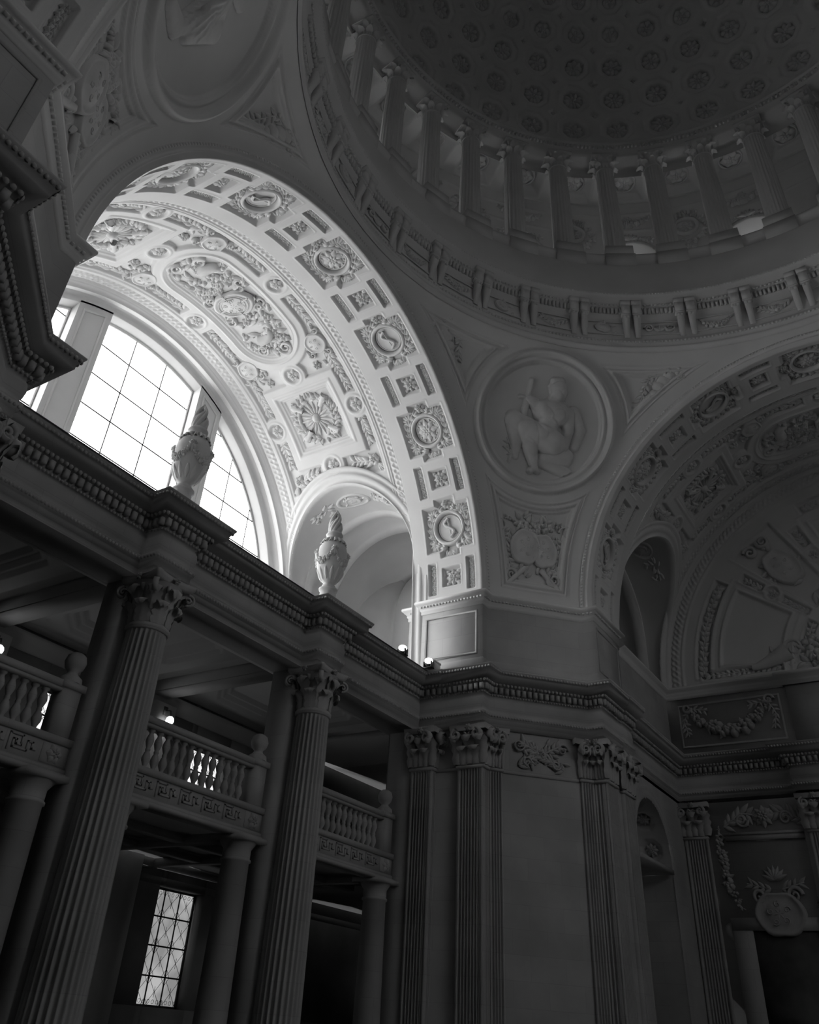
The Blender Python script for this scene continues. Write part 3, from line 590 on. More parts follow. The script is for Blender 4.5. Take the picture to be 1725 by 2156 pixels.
def corinthian(r, h, m, nleaf=8, tagn=''):
    """meshes of one capital of neck radius r and height h, origin at the neck"""
    bell = MB(); lathe(bell, [(r*1.02, -.02), (r*1.09, 0), (r*1.1, .05*h), (r*1.02, .08*h), (r*.98, .1*h), (r*.98, .5*h), (r*1.1, .75*h), (r*1.28, .86*h)], 28)
    ab = MB(); n = 8; pts = []
    for k in range(4):
        a = PI/4+k*PI/2; b = a+PI/2; c0 = np.array([math.cos(a), math.sin(a)])*r*2.02; c1 = np.array([math.cos(b), math.sin(b)])*r*2.02; mid = (c0+c1)/2; nn = mid/np.hypot(*mid)
        for j in range(n): t = (.06+.88*j/(n-1)); pts.append(c0*(1-t)+c1*t-nn*r*.30*math.sin(PI*t))
    pts = np.array(pts); P = np.array([np.c_[pts*k, np.full(len(pts), z)] for k, z in ((.0, .86*h), (.93, .86*h), (.95, .9*h), (1, .93*h), (1.02, h), (0, h))]); ab.grid(P, cv=True)
    fl = MB(); b1 = MB(); rosette(b1, 0, 0, .2*r, .12*r, 6); V = np.concatenate(b1.V); fl.add(np.stack([V[:, 2]+r*1.32, V[:, 0], V[:, 1]+.93*h], 1), np.concatenate(b1.Q))
    return dict(bell=bell.mesh('bell', m, True), abacus=ab.mesh('abacus', m), flower=fl.mesh('flower', m), leaf=capital_leaf(r*.76, .38*h, r*.62, m, 'leaf'), leaf2=capital_leaf(r*.8, .64*h, r*.72, m, 'leaf'), vol=volute_mesh(.33*r, .26*r, m, 'volute'), vol2=volute_mesh(.2*r, .16*r, m, 'volute'), r=r, h=h)
def capital(parent, cp, loc, z):
    c = put('capital', cp['bell'], parent, loc=(0, 0, z)); r, h = cp['r'], cp['h']
    put('abacus', cp['abacus'], c)
    for k in range(8): a = k*PI/4; put('leaf', cp['leaf2'], c, loc=(r*.98*math.cos(a), r*.98*math.sin(a), .1*h), rot=(0, 0, a))
    for k in range(8): a = (k+.5)*PI/4; put('leaf', cp['leaf'], c, loc=(r*1.0*math.cos(a), r*1.0*math.sin(a), .08*h), rot=(0, 0, a))
    for k in range(4):
        a = PI/4+k*PI/2; put('volute', cp['vol'], c, loc=(r*1.62*math.cos(a), r*1.62*math.sin(a), .70*h), rot=(0, 0, a)); put('flower', cp['flower'], c, rot=(0, 0, k*PI/2))
        for d_ in (-.2, .2): put('volute', cp['vol2'], c, loc=(r*1.18*math.cos(a+PI/4+d_), r*1.18*math.sin(a+PI/4+d_), .72*h), rot=(0, 0, a+PI/4+d_*4))
    return c
DR = 12.75; ZB = 36.35; ZN = 42.45; ZA = 43.5
DSH = fluted_shaft(.50, .43, ZB+.25, ZN, 20, .1, 4, PLASTER, 'shaft', 3)
mbb = MB(); lathe(mbb, [(.0, ZB+.26), (.52, ZB+.26), (.56, ZB+.22), (.56, ZB+.16), (.5, ZB+.12), (.6, ZB+.06), (.62, ZB), (.62, ZB-.02)], 20); DBASE = mbb.mesh('base', PLASTER)
mbp = MB(); rad_box(mbp, 0, 11.9-DR, 13.5-DR, 1.3, 35.0, 35.75); rad_box(mbp, 0, 11.98-DR, 13.45-DR, 1.22, 35.75, ZB); DPED = mbp.mesh('pedestal', PLASTER)
def small_cap(r, z0, h):
    mb = MB(); lathe(mb, [(r*1.02, z0), (r*1.12, z0+.03), (r*1.02, z0+.08), (r*1.0, z0+.5*h), (r*1.3, z0+.85*h)], 14)
    for row, (n, W, Hh, cu, off) in enumerate(((8, .8*r, .42*h, .6*r, 0), (8, .8*r, .7*h, .8*r, PI/8))):
        me = None; s = np.linspace(0, 1, 6); zz = Hh*np.minimum(1, s*1.2)-np.where(s > .8, (s-.8)*Hh, 0); xx = cu*np.maximum(0, s-.35)**2*2.6; w = W*np.array([.6, .9, .75, 1, .7, .2])
        for k in range(n):
            a = off+k*PI/4; P = np.array([[(r+xx[i], t*w[i]/2, z0+.06+zz[i]) for t in (-1, 0, 1)] for i in range(6)]); M_ = np.array(Matrix.Rotation(a, 3, 'Z')); mb.grid(P@M_.T)
    for k in range(4):
        a = PI/4+k*PI/2; c, s_ = math.cos(a), math.sin(a); b = MB(); torus(b, 0, 0, .16*r, .1*r, .1*r, 10); V = np.concatenate(b.V)
        mb.add(np.stack([(r*1.55+V[:, 0])*c-V[:, 2]*s_, (r*1.55+V[:, 0])*s_+V[:, 2]*c, z0+.72*h+V[:, 1]], 1), np.concatenate(b.Q))
    q = r*1.42; mb.box(-q, q, -q, q, z0+.86*h, z0+h); return mb.mesh('capital', PLASTER)
DCAP = small_cap(.43, ZN, ZA-ZN)
ORDI = ['first', 'second', 'third', 'fourth', 'fifth', 'sixth', 'seventh', 'eighth', 'ninth', 'tenth', 'eleventh', 'twelfth', 'thirteenth', 'fourteenth', 'fifteenth']
vk = sorted(VIS, key=lambda k: -(((AZ0-k*STEP+PI) % (2*PI))-PI))
for i, k in enumerate(vk):
    az = AZ0-k*STEP
    c = put('drum_column', None, None, loc=ringpt(DR, 0, az), rot=(0, 0, az))
    tag(c, 'slim fluted column of the dome colonnade, %s counted from the left' % ORDI[i], 'column', 'thing', 'columns of the dome colonnade')
    put('shaft', DSH, c); put('base', DBASE, c); put('pedestal', DPED, c); put('capital', DCAP, c)
# entablature above the drum columns, soffit, outer wall with arched windows
DRE = zlathe([(13.24, 42.9), (13.24, ZA), (12.42, ZA), (12.38, ZA+.12), (12.34, ZA+.14), (12.34, ZA+.3), (12.26, ZA+.34), (12.24, ZA+.42), (12.24, ZA+.58), (12.1, ZA+.66), (12.06, ZA+.78), (12.2, ZA+.86), (12.6, ZA+.95), (13.0, ZA+1.0), (13.2, ZA+1.02)], 360, 'drum_entablature', DOMEM)
drum_ent = tag(put('trim_drum_entablature', DRE), 'thin dentilled cornice ring carried by the dome colonnade', 'cornice', 'structure')
mbd = MB()
for k in range(400):
    a = k*2*PI/400
    if -40*DG < ((a+PI) % (2*PI))-PI < 120*DG: rad_box(mbd, a, 12.12, 12.26, .1, ZA+.44, ZA+.57)
stuff(put('dentil_course', mbd.mesh('dentil_course', DOMEM), drum_ent))
RW = 15.2; ZSOF = ZA+.05
NW = 17; WSTEP = 2*STEP; WAZ = 45*DG; WHALF = .088; ZSP = 38.8                                            # arched windows every second bay
def drum_wall():
    n = 34*24; az = np.arange(n+1)*2*PI/n; zz = np.linspace(35.7, ZSOF, 120); A, Z = np.meshgrid(az, zz, indexing='ij')
    da = ((A-WAZ+WSTEP/2) % WSTEP)-WSTEP/2; y = da*RW; w = WHALF*RW
    dd = np.where(Z > ZSP, np.hypot(y, Z-ZSP), np.abs(y))-w; kk = np.round((A-WAZ)/WSTEP); kk = np.where(kk > 8.5, kk-17, kk); openw = (kk > -2.5) & (kk < 3.5)
    H = np.interp(dd, [0, .05, .1, .14, .18], [.06, .06, .02, .05, 0])+np.interp(np.abs(Z-42.3), [0, .05, .1], [.1, .08, 0])+np.interp(np.abs(Z-41.05), [0, .04, .08], [.05, .04, 0])
    keep = ~((dd < 0)[:-1, :-1] & (dd < 0)[1:, 1:] & openw[:-1, :-1])
    return hf(A*RW, Z, H, lambda u, v, h: np.stack([(RW-h)*np.cos(u/RW), (RW-h)*np.sin(u/RW), v], -1), keep).mesh('drum_wall', PLASTER)
drum_wall_o = tag(put('wall_drum', drum_wall()), 'curved wall with round arched recesses behind the dome colonnade', 'wall', 'structure')
def _swag(mb): garland(mb, [(-1.15, .45), (-.6, -.05), (0, -.2), (.6, -.05), (1.15, .45)], .12, .2, .14); rosette(mb, 0, .3, .25, .15, 6)
def _shell(mb): [leaf(mb, 0, 0, PI/2+a, .55, .2, .2) for a in (-1.2, -.8, -.4, 0, .4, .8, 1.2)]; [vine(mb, [(0, 0), (s*.7, .1), (s*1.2, -.1)], .04, .12, .3, .18, .2) for s in (-1, 1)]
def _cartd(mb):
    torus(mb, 0, .2, .55, .1, .16, 20); rosette(mb, 0, .2, .42, .1, 8)
    for k in range(60):
        a = random.uniform(0, 6.3); q = random.uniform(.65, .95); leaf(mb, q*math.cos(a), .1+q*math.sin(a)*1.15, a+random.uniform(-.7, .7), .3, .18, .16)
    for k in range(26): blob(mb, random.uniform(-.45, .45)*(1-.3), -.8-random.uniform(0, .75), .11, .16, 6)
SWAG = drum_orn(_swag, RW, 41.6, 'swag'); SHELL = drum_orn(_shell, RW, 40.25, 'shell'); CARTD = drum_orn(_cartd, RW, 40.6, 'wall_cartouche')
for k in range(-2, 4):
    az = WAZ+k*WSTEP; put('swag', SWAG, drum_wall_o, rot=(0, 0, az)); put('shell', SHELL, drum_wall_o, rot=(0, 0, az)); put('wall_cartouche', CARTD, drum_wall_o, rot=(0, 0, az+STEP))
# soffit of the gallery: one square coffer with a flower per bay, beams between
def soffit():
    n = 34*26; az = np.arange(n+1)*2*PI/n; rr = np.linspace(13.25, RW+.05, 44); A, Rr = np.meshgrid(az, rr, indexing='ij')
    da = ((A-45*DG+STEP/2) % STEP)-STEP/2; d = sdbox(da*14.2, Rr, 0, 14.25, .92, .78)
    H = np.interp(d, [-.36, -.3, -.22, -.16, -.08, -.02, 0, .02], [.6, .6, .36, .36, .18, .18, .0, 0])
    P = np.stack([Rr*np.cos(A), Rr*np.sin(A), ZSOF-.35+H+0*A], -1); return MB().grid(P).mesh('gallery_soffit', PLASTER)
sof = tag(put('ceiling_gallery', soffit()), 'ring of square coffers with flowers above the dome colonnade', 'ceiling', 'structure')
mbf = MB(); rosette(mbf, 0, 0, .5, .16, 6); torus(mbf, 0, 0, .55, .05, .08, 20); V = np.concatenate(mbf.V); FLW = MB().add(np.stack([14.25+V[:, 1], V[:, 0], ZSOF+.2-V[:, 2]], 1), np.concatenate(mbf.Q)).mesh('soffit_flower', RELIEF)
for k in VIS: put('soffit_flower', FLW, sof, rot=(0, 0, AZ0-k*STEP+STEP/2))
# railing between the pedestals
mbr = MB(); lathe(mbr, [(12.62, 36.36), (12.6, 36.4), (12.64, 36.44), (12.68, 36.4), (12.62, 36.36)], 300)
for k in range(NCOL*8): a = AZ0+(k+.5)*STEP/8; rad_box(mbr, a, 12.62, 12.66, .03, 35.78, 36.38)
tag(put('railing', mbr.mesh('railing', BRONZE)), 'thin metal handrail running between the drum column pedestals', 'railing')
# drum windows: deep arched reveals, glass and bars
def arch_poly(w, zs, zb, n=16): return [(-w, zb)]+[(-w*math.cos(t), zs+w*math.sin(t)) for t in np.linspace(0, PI, n)]+[(w, zb)]
wn = 10
for k in range(-2, 4):
    az = WAZ+k*WSTEP; w = WHALF*RW; po = np.array(arch_poly(w+.14, ZSP, 35.7)); pl = np.array(arch_poly(w-.1, ZSP, 35.7)); pl2 = pl*np.array([.82, 1])+np.array([0, -.85])
    mb = MB(); mb.grid(np.array([[(r, y, z) for y, z in q] for r, q in ((RW+.02, po), (RW-.09, po), (RW-.09, pl), (RW+1.2, pl), (RW+1.22, pl2), (RW+1.6, pl2))]))
    win = tag(put('window_%d' % wn, mb.mesh('reveal', PLASTER), None, rot=(0, 0, az)), 'deep arched drum window %s' % {-2: 'farthest right in the dome ring', -1: 'second from the right with bright panes', 0: 'behind the middle bay of the colonnade', 1: 'behind the bay left of the middle', 2: 'second from the left in the dome ring', 3: 'farthest left in the dome ring'}[k] if k else 'deep arched drum window facing the camera behind the colonnade', 'window', 'structure'); wn += 1
    fr = MB(); q = pl2
    for a, b in zip(q[:-1], q[1:]): tube(fr, [(RW+1.45, *a), (RW+1.45, *b)], .05, 4)
    for y in (-.45, .45, 0): tube(fr, [(RW+1.45, y, 35.7), (RW+1.45, y*.6, ZSP+w*.75)], .035, 4)
    for z in (36.6, 37.6, 38.6): tube(fr, [(RW+1.45, -w*.8, z), (RW+1.45, w*.8, z)], .03, 4)
    put('window_bars', fr.mesh('window_bars', BRONZE), win)
    g = MB(); c = np.array([0, 36.6]); V = [(RW+1.4, *c)]+[(RW+1.4, *p) for p in q]; g.add(V, None, [(0, i, i+1) for i in range(1, len(q))]+[(0, len(q), 1)]); put('pane', g.mesh('pane', DRUMG), win)
# roof over the drum gallery so that only the windows let daylight in
tag(put('wall_drum_shell', zlathe([(16.75, 29.5), (16.75, 45), (13.3, 45.2)], 64, 'shell', DARK)), 'plain outer shell around the drum', 'wall', 'structure') if False else None
# ================================================================ dome
DZ, DRAD = 44.5, 13.2; CAZ = 44.4*DG; NC = 36; CST = 2*PI/NC
ROWS = [9.9, 18.9, 27.7, 35.9, 43.5, 50.5]; HS = [.88, .86, .82, .76, .69, .6]
def dome_mesh():
    a0, a1 = -58*DG, 138*DG; az = np.arange(a0, a1, CST/42); el = np.arange(.0*DG, 68*DG, .22*DG); A, L = np.meshgrid(az, el, indexing='ij')
    H = np.zeros_like(A); da = ((A-CAZ+CST/2) % CST)-CST/2
    for e, hs in zip(ROWS, HS):
        p = da*DRAD*math.cos(e*DG); q = (L-e*DG)*DRAD
        oct_ = np.maximum.reduce([np.abs(p), np.abs(q), (np.abs(p)+np.abs(q))*.7071])-hs
        H += np.interp(oct_, [-.44, -.38, -.33, -.28, -.05, -.02, 0, .02], [-.34, -.34, -.12, -.07, -.07, -.03, -.03, 0])
    db = ((A-CAZ) % CST)-CST/2
    for (e1, e2), hs in zip(zip(ROWS[:-1], ROWS[1:]), (.3, .28, .26, .24, .22)):
        e = (e1+e2)/2; p = db*DRAD*math.cos(e*DG); q = (L-e*DG)*DRAD; dm = np.abs(p)+np.abs(q)-hs
        H += np.interp(dm, [-.18, -.14, -.08, -.04, 0], [-.1, -.1, -.04, -.04, 0])
    f = lambda u, v, h: np.stack([(DRAD-h)*np.cos(v)*np.cos(u), (DRAD-h)*np.cos(v)*np.sin(u), (DRAD-h)*np.sin(v)], -1)
    mb = hf(A, L, H, f)
    az = np.linspace(a1-.01, a0+2*PI+.01, 50); el = np.linspace(0, 68*DG, 20); A, L = np.meshgrid(az, el, indexing='ij'); hf(A, L, np.zeros_like(A), f, None, mb)
    az = np.linspace(0, 2*PI, 73); el = np.linspace(67.5*DG, 90*DG, 8); A, L = np.meshgrid(az, el, indexing='ij'); hf(A, L, np.zeros_like(A), f, None, mb)
    return mb.mesh('dome', DOMEM)
dome = tag(put('ceiling_dome', dome_mesh(), None, (0, 0, DZ)), 'great coffered dome with octagonal flower coffers', 'ceiling', 'structure')
def fdome(e): 
    def f(u, v, h):
        L = e*DG+v/DRAD; a = u/(DRAD*math.cos(e*DG)); r = DRAD-h; return np.stack([r*np.cos(L)*np.cos(a), r*np.cos(L)*np.sin(a), r*np.sin(L)], -1)
    return f
DROS = []
for i, (e, hs) in enumerate(zip(ROWS[:5], HS)):
    mb = MB(); n = 10 if i < 2 else (8 if i < 3 else 6)
    for k in range(n): a = k*2*PI/n; leaf(mb, .12*math.cos(a), .12*math.sin(a), a, (hs-.36), .34*8/n, .2)
    for k in range(6): a = k*PI/3+.3; leaf(mb, .06*math.cos(a), .06*math.sin(a), a, .24, .16, .12, .1)
    blob(mb, 0, 0, .1, .24, 7); mb.V = [v+np.array([0, 0, -.31]) for v in mb.V]; DROS.append(mb.map(fdome(e)).mesh('rosette', RELIEF, True))
for i, e in enumerate(ROWS[:5]):
    for k in range(-8, 8):
        az = CAZ+k*CST; put('rosette', DROS[i], dome, rot=(0, 0, az))
DSTUD = []
for (e1, e2) in zip(ROWS[:-1], ROWS[1:]):
    mb = MB(); e = (e1+e2)/2; [leaf(mb, 0, 0, k*PI/2, .13, .1, .08) for k in range(4)]; blob(mb, 0, 0, .06, .12, 5); mb.V = [v+np.array([0, 0, -.1]) for v in mb.V]; DSTUD.append(mb.map(fdome(e)).mesh('diamond_stud', RELIEF))
for i in range(5):
    for k in range(-8, 8): put('diamond_stud', DSTUD[i], dome, rot=(0, 0, CAZ+(k+.5)*CST))
# ================================================================ piers
ZCAP, ZARC, ZFR0, ZFR1, ZCOR, ZSPR = 14.21, 15.46, 15.93, 16.47, 17.21, 20.1; ZF = 4.0
def mirror_poly(half, other=None): return half+[(y, x) for x, y in reversed(other or half)]
LOWH = [(16.2, 15.43), (8.9, 15.43), (8.9, 14.5), (8.97, 14.5), (8.97, 13.78), (9.2, 13.78), (9.2, 12.10), (RE+.06, 12.10), (RE+.1, 12.02)]
LOWB = [(16.2, 15.43), (9.36, 15.43), (9.36, 14.5), (9.16, 14.5), (9.16, 13.42), (9.2, 13.42), (9.2, 12.10), (RE+.06, 12.10), (RE+.1, 12.02)]
UPH = [(16.2, 15.2), (9.37, 15.2), (9.37, 14.46), (R, 14.46), (R, D), (RE, D)]
def pier():
    mb = MB(); prism(mb, mirror_poly(LOWH, LOWB), ZF, 15.6); prism(mb, mirror_poly(UPH), 15.6, ZSPR)
    bh = [(16.2, 15.25), (9.32, 15.25), (9.32, 14.51), (R-.06, 14.51), (R-.06, D-.06), (RE-.02, D-.06)]
    sweep(mb, [(0, 17.2), (.06, 17.2), (.06, 17.62), (.0, 17.72)], [p for p in mirror_poly(UPH)])
    return mb.mesh('corner_pier', STONE)
PIER = pier()
UPATH = mirror_poly(UPH)
SPR = [(-.02, 19.62), (.04, 19.64), (.04, 19.74), (.08, 19.78), (.08, 19.86), (.16, 19.92), (.18, 19.96), (.24, 20.0), (.24, 20.06), (.22, 20.1), (-.3, 20.12)]
SPRM = sweep(MB(), SPR, UPATH).mesh('springing_cornice', PLASTER)
mbq = MB()
for x, y, a in along(UPATH[1:-1], .13, .03, .1):
    c, s = math.cos(a), math.sin(a); mbq.box(-.04, .04, -.05, .05, 19.865, 19.93); V = mbq.V[-1]; mbq.V[-1] = np.stack([x+V[:, 0]*c-V[:, 1]*s, y+V[:, 0]*s+V[:, 1]*c, V[:, 2]], 1)
SPRB = mbq.mesh('leaf_course', PLASTER)
# entablature of the pier (profile measured from the frieze plane)
ENT = [(-.35, ZARC), (.0, ZARC), (.0, 15.6), (.03, 15.61), (.03, 15.74), (.06, 15.76), (.1, 15.86), (.1, 15.92), (.0, 15.94), (.05, 16.05), (.07, 16.2), (.05, 16.36), (.0, 16.46), (.06, 16.5), (.1, 16.56), (.1, 16.74), (.2, 16.78), (.26, 16.86), (.3, 16.9), (.53, 16.92), (.53, 17.05), (.57, 17.07), (.64, 17.18), (.64, 17.22), (-.35, 17.24)]
def rot_boxes(mb, pts, w, d, z0, z1):
    for x, y, a in pts:
        c, s = math.cos(a), math.sin(a); mb.box(-w/2, w/2, -d/2, d/2, z0, z1); V = mb.V[-1]; mb.V[-1] = np.stack([x+V[:, 0]*c-V[:, 1]*s, y+V[:, 0]*s+V[:, 1]*c, V[:, 2]], 1)
def ent_course(path):
    d = MB(); rot_boxes(d, along(path, .2, .0, .165), .12, .15, 16.57, 16.75)
    o = MB()
    for off, z, st, s in ((.28, 16.82, .13, .9), (.085, 15.84, .1, .7), (.6, 17.12, .11, .75), (.08, 16.52, .1, .6)):
        for x, y, a in along(path, st, .0, off):
            c, q = math.cos(a), math.sin(a); V = V0*s; nx, ny = q, -c; o.add(np.stack([x+V[:, 0]*c+nx*V[:, 2], y+V[:, 0]*q+ny*V[:, 2], z+V[:, 1]], 1), Q0)
    return d.mesh('dentil_course', CARVED), o.mesh('leaf_course', CARVED, True)
def entablature(name, path, label, mirror=None, back=None):
    m = sweep(MB(), ENT, path).mesh(name, STONE); d, o = ent_course(path); return m, d, o
P1PATH = [(R-.05, 14.7), (R-.05, 13.80), (R, 13.80), (R, D), (RE, D)]; P1PATH = P1PATH+[(y, x) for x, y in reversed(P1PATH)]
PE = entablature('pier_entablature', P1PATH, '')
# fluted pilasters
def pil_mesh(w, z0, z1, th, n, m, name='pilaster'):
    """fluted slab: face in local x (0..w) at y=0, room towards -y"""
    xs, ys = [0.0], [th]; xs.append(0); ys.append(0); mg = w*.1; fw = (w-2*mg)/n
    for k in range(n):
        for j, q in enumerate((.12, .12, .25, .4, .5, .6, .75, .88, .88)):
            d = 0 if j in (0, 8) else .055*math.sin(PI*(q-.12)/.76)+.012; xs.append(mg+(k+q)*fw); ys.append(d)
    xs += [w, w]; ys += [0, th]; c = np.stack([xs, ys], 1); flat = np.stack([xs, [th]+[0]*(len(xs)-2)+[th]], 1)
    P = np.array([np.c_[flat, np.full(len(c), z0)], np.c_[flat, np.full(len(c), z0+.3)], np.c_[c, np.full(len(c), z0+.36)], np.c_[c, np.full(len(c), z1-.12)], np.c_[flat, np.full(len(c), z1-.07)], np.c_[flat, np.full(len(c), z1)]])
    mb = MB().grid(P); mb.box(-.04, w+.04, -.05, th, z1-.05, z1+.0); return mb.mesh(name, m)
LEAFC = None
def pilcap_mesh(w, h, m):
    """flat Corinthian capital on a pilaster face of width w"""
    mb = MB(); mb.box(0, w, 0, .1, 0, h*.9)
    def lf(x, z, W, Hh, cu):
        n = 12; zz = z+Hh*LZ_; oo = -cu*LX-.02; ww = W*LW
        P = np.array([[(x+t*ww[i]/2, oo[i]-.04*math.cos(t*PI/2)-.03*math.cos(3*PI*t), zz[i]) for t in (-1, -.5, 0, .5, 1)] for i in range(n)]); mb.grid(P)
    k = max(2, int(round(w/.42)))
    for j in range(k): lf(w*(j+.5)/k, .04, w/k*1.0, .42*h, .3)
    for j in range(k+1): lf(w*j/k, .06, w/k*1.0, .66*h, .38)
    for sx, x0 in ((-1, .08), (1, w-.08)):
        b = MB(); scroll(b, 0, 0, .17, 1.7, PI/2, -sx, .055, .13); V = np.concatenate(b.V); mb.add(np.stack([V[:, 0]+x0, -.22-V[:, 2], V[:, 1]+.72*h], 1), np.concatenate(b.Q))
        b = MB(); scroll(b, 0, 0, .09, 1.5, PI/2, sx, .03, .08); V = np.concatenate(b.V); mb.add(np.stack([V[:, 0]+w/2+sx*.11, -.14-V[:, 2], V[:, 1]+.72*h], 1), np.concatenate(b.Q))
    b = MB(); rosette(b, 0, 0, .12, .08, 6); V = np.concatenate(b.V); mb.add(np.stack([V[:, 0]+w/2, -.16-V[:, 2], V[:, 1]+.93*h], 1), np.concatenate(b.Q))
    e = .2; mb.add([(-e, -e, .86*h), (w/2, -.1, .86*h), (w+e, -e, .86*h), (w+e, .1, .86*h), (-e, .1, .86*h), (-e*1.1, -e*1.1, h), (w/2, -.13, h), (w+e*1.1, -e*1.1, h), (w+e, .1, h), (-e, .1, h)],
           [(0, 1, 6, 5), (1, 2, 7, 6), (2, 3, 8, 7), (4, 0, 5, 9)], [(0, 1, 4), (1, 2, 3), (1, 3, 4)])
    mb.box(-.03, w+.03, -.06, .1, -.06, .02)
    return mb.mesh('capital', m)
PILC = {}
def pilaster(parent, p0, p1, n, z0=ZF, z1=ZCAP, capital_=True):
    p0, p1 = np.array(p0, float), np.array(p1, float); w = np.hypot(*(p1-p0)); p0 = p0+(p1-p0)/w*.006; w -= .012; key = (round(w, 2), n, capital_)
    if key not in PILC: PILC[key] = (pil_mesh(w, z0, z1, .14, n, STONE), pilcap_mesh(w, ZARC-ZCAP, CARVED))
    a = math.atan2(p1[1]-p0[1], p1[0]-p0[0]); o = put('pilaster', PILC[key][0], parent, loc=(p0[0], p0[1], 0), rot=(0, 0, a))
    if capital_: put('capital', PILC[key][1], o, loc=(0, 0, ZCAP))
    return o
def frame_plane(mb, pts, w=.06, h=.04, nrm=(0, -1, 0)):
    """closed rectangular moulding on a wall: four mitred bars"""
    p = [np.array(q, float) for q in pts]; c = sum(p)/4; n = np.array(nrm, float); V = []
    for k, hh in ((1.0, 0), (1.0, h), (.0, h), (.0, -.0)):
        for q in p: d = c-q; d = d/np.abs(d).max() if False else d; V.append(q+n*hh+(0 if k else 1)*w*np.sign(np.round(d, 6))*1.0)
    V = np.array(V).reshape(4, 4, 3); mb.grid(V, cv=True)
def _spray(mb):
    for s in (-1, 1):
        t = np.linspace(0, 1, 8); vine(mb, np.stack([s*(-.75+1.45*t), -.42+.75*t], 1), .035, .08, .3, .13, .16); scroll(mb, s*.75, .2, .2, 1.5, 0, s, .03, .08); scroll(mb, s*.5, -.3, .16, 1.5, 0, -s, .03, .08)
    rosette(mb, 0, 0, .2, .1, 6); [leaf(mb, random.uniform(-.9, .9), random.uniform(-.35, .4), random.uniform(0, 6.3), .25, .12, .07) for k in range(18)]
def wall_orn(build, name, m): mb = MB(); build(mb); mb.V = [np.stack([v[:, 0], -v[:, 2], v[:, 1]], 1) for v in mb.V]; return mb.mesh(name, m, True)
SPRAY = wall_orn(_spray, 'spray_panel', CARVED)
def build_pier(name, label, ent, entlabel, spr, sprlabel, sx=1, sy=1, full=True):
    p = tag(put(name, PIER, None, scale=(sx, sy, 1)), label, 'wall', 'structure')
    t = tag(put(spr, SPRM, None, scale=(sx, sy, 1)), sprlabel, 'cornice', 'structure')
    e = tag(put(ent, PE[0], None, scale=(sx, sy, 1)), entlabel, 'entablature', 'structure')
    if not full: return p
    stuff(put('leaf_course', SPRB, t)); stuff(put('dentil_course', PE[1], e)); stuff(put('leaf_course', PE[2], e))
    ch = .31
    for m_ in (0, 1):
        f = (lambda a: a) if m_ == 0 else (lambda a: (a[1], a[0]))
        segs = [((R, 12.9), (R, 12.0), 7), ((R, 12.0), (RE, 12.0), 3), ((RE, 12.0), (RE+ch, 12.0-ch), 4)]+([((8.85, 14.5), (8.85, 13.72), 6), ((8.85, 13.72), (9.15, 13.72), 3)] if m_ == 0 else [((R-.04, 14.42), (R-.04, 13.45), 7)])
        for a, b, n in segs: a, b = f(a), f(b); a, b = (a, b) if m_ == 0 else (b, a); pilaster(p, a, b, n)
    c = (RE+D)/2+.03; put('spray_panel', SPRAY, p, loc=(c, c, 14.85), rot=(0, 0, -PI/4))
    mb = MB(); frame_plane(mb, [(R, 14.3, 19.45), (R, 12.2, 19.45), (R, 12.2, 17.85), (R, 14.3, 17.85)], .07, .035, (-1, 0, 0)); frame_plane(mb, [(14.3, R, 19.45), (12.2, R, 19.45), (12.2, R, 17.85), (14.3, R, 17.85)], .07, .035, (0, -1, 0))
    put('panel_moulding', mb.mesh('panel_moulding', STONE), p)
    mb = MB(); sweep(mb, [(0, 14.13), (.03, 14.14), (.03, 14.22), (0, 14.23)], [(9.2, 13.78), (9.2, 12.1)]); sweep(mb, [(0, 14.13), (.03, 14.14), (.03, 14.22), (0, 14.23)], [(RE+.1+ch-.02, 12.02-ch), (12.02-ch, RE+.1+ch-.02)]); put('string_course', mb.mesh('string_course', STONE), p)
    return p
build_pier('wall_corner', 'tall stone corner pier in the middle of the picture', 'trim_1', 'dentilled stone entablature wrapped around the middle corner pier', 'trim_2', 'thin cornice where the two arches spring from the middle pier')
build_pier('wall_near_corner', 'dark corner pier looming at the upper left edge', 'trim_3', 'heavy dentilled cornice overhanging at the left edge', 'trim_4', 'springing cornice zigzagging along the upper left pier', sx=-1)
build_pier('wall_far_right_corner', 'stone corner pier beyond the right edge', 'trim_5', 'stone entablature of the pier beyond the right edge', 'trim_6', 'springing cornice of the pier beyond the right edge', sy=-1, full=False)
build_pier('wall_behind_corner', 'stone corner pier behind the camera', 'trim_7', 'stone entablature of the pier behind the camera', 'trim_8', 'springing cornice of the pier behind the camera', sx=-1, sy=-1, full=False)
# ================================================================ arms
arm(0, range(0, 7), True, ('ceiling_left_band', 'trim_left_arch', 'ceiling_left_vault'), ('brightly lit coffered arch band with wreathed medallions above the big window', 'moulded rim of the bright left arch', 'sunlit vault with scrollwork cartouche and trophies beside the big window'))
arm(-PI/2, range(2, 7), True, ('ceiling_right_band', 'trim_right_arch', 'ceiling_right_vault'), ('shadowed coffered arch band with wreathed medallions at right', 'moulded rim of the shadowed right arch', 'shadowed vault with trophies and cartouche at right'))
arm(PI/2, range(0, 3), True, ('ceiling_near_band', 'trim_near_arch', 'ceiling_near_vault'), ('coffered band over the pier at the top left corner', 'moulded rim of the near arch', 'vault of the near arm above the camera'))
o = arm(PI, (), False, ('ceiling_rear_band', 'trim_rear_arch', ''), ('coffered band of the arch behind the camera', 'moulded rim of the arch behind the camera', ''))
p_mid = pendentive(0, 'wall_pendentive', 'curved pendentive with round relief above the middle pier', True)
p_left = pendentive(PI/2, 'wall_pendentive_left', 'curved pendentive with big oval relief at the upper left', True)
pendentive(-PI/2, 'wall_pendentive_right', 'curved pendentive beyond the right edge', False); pendentive(PI, 'wall_pendentive_rear', 'curved pendentive behind the camera', False)
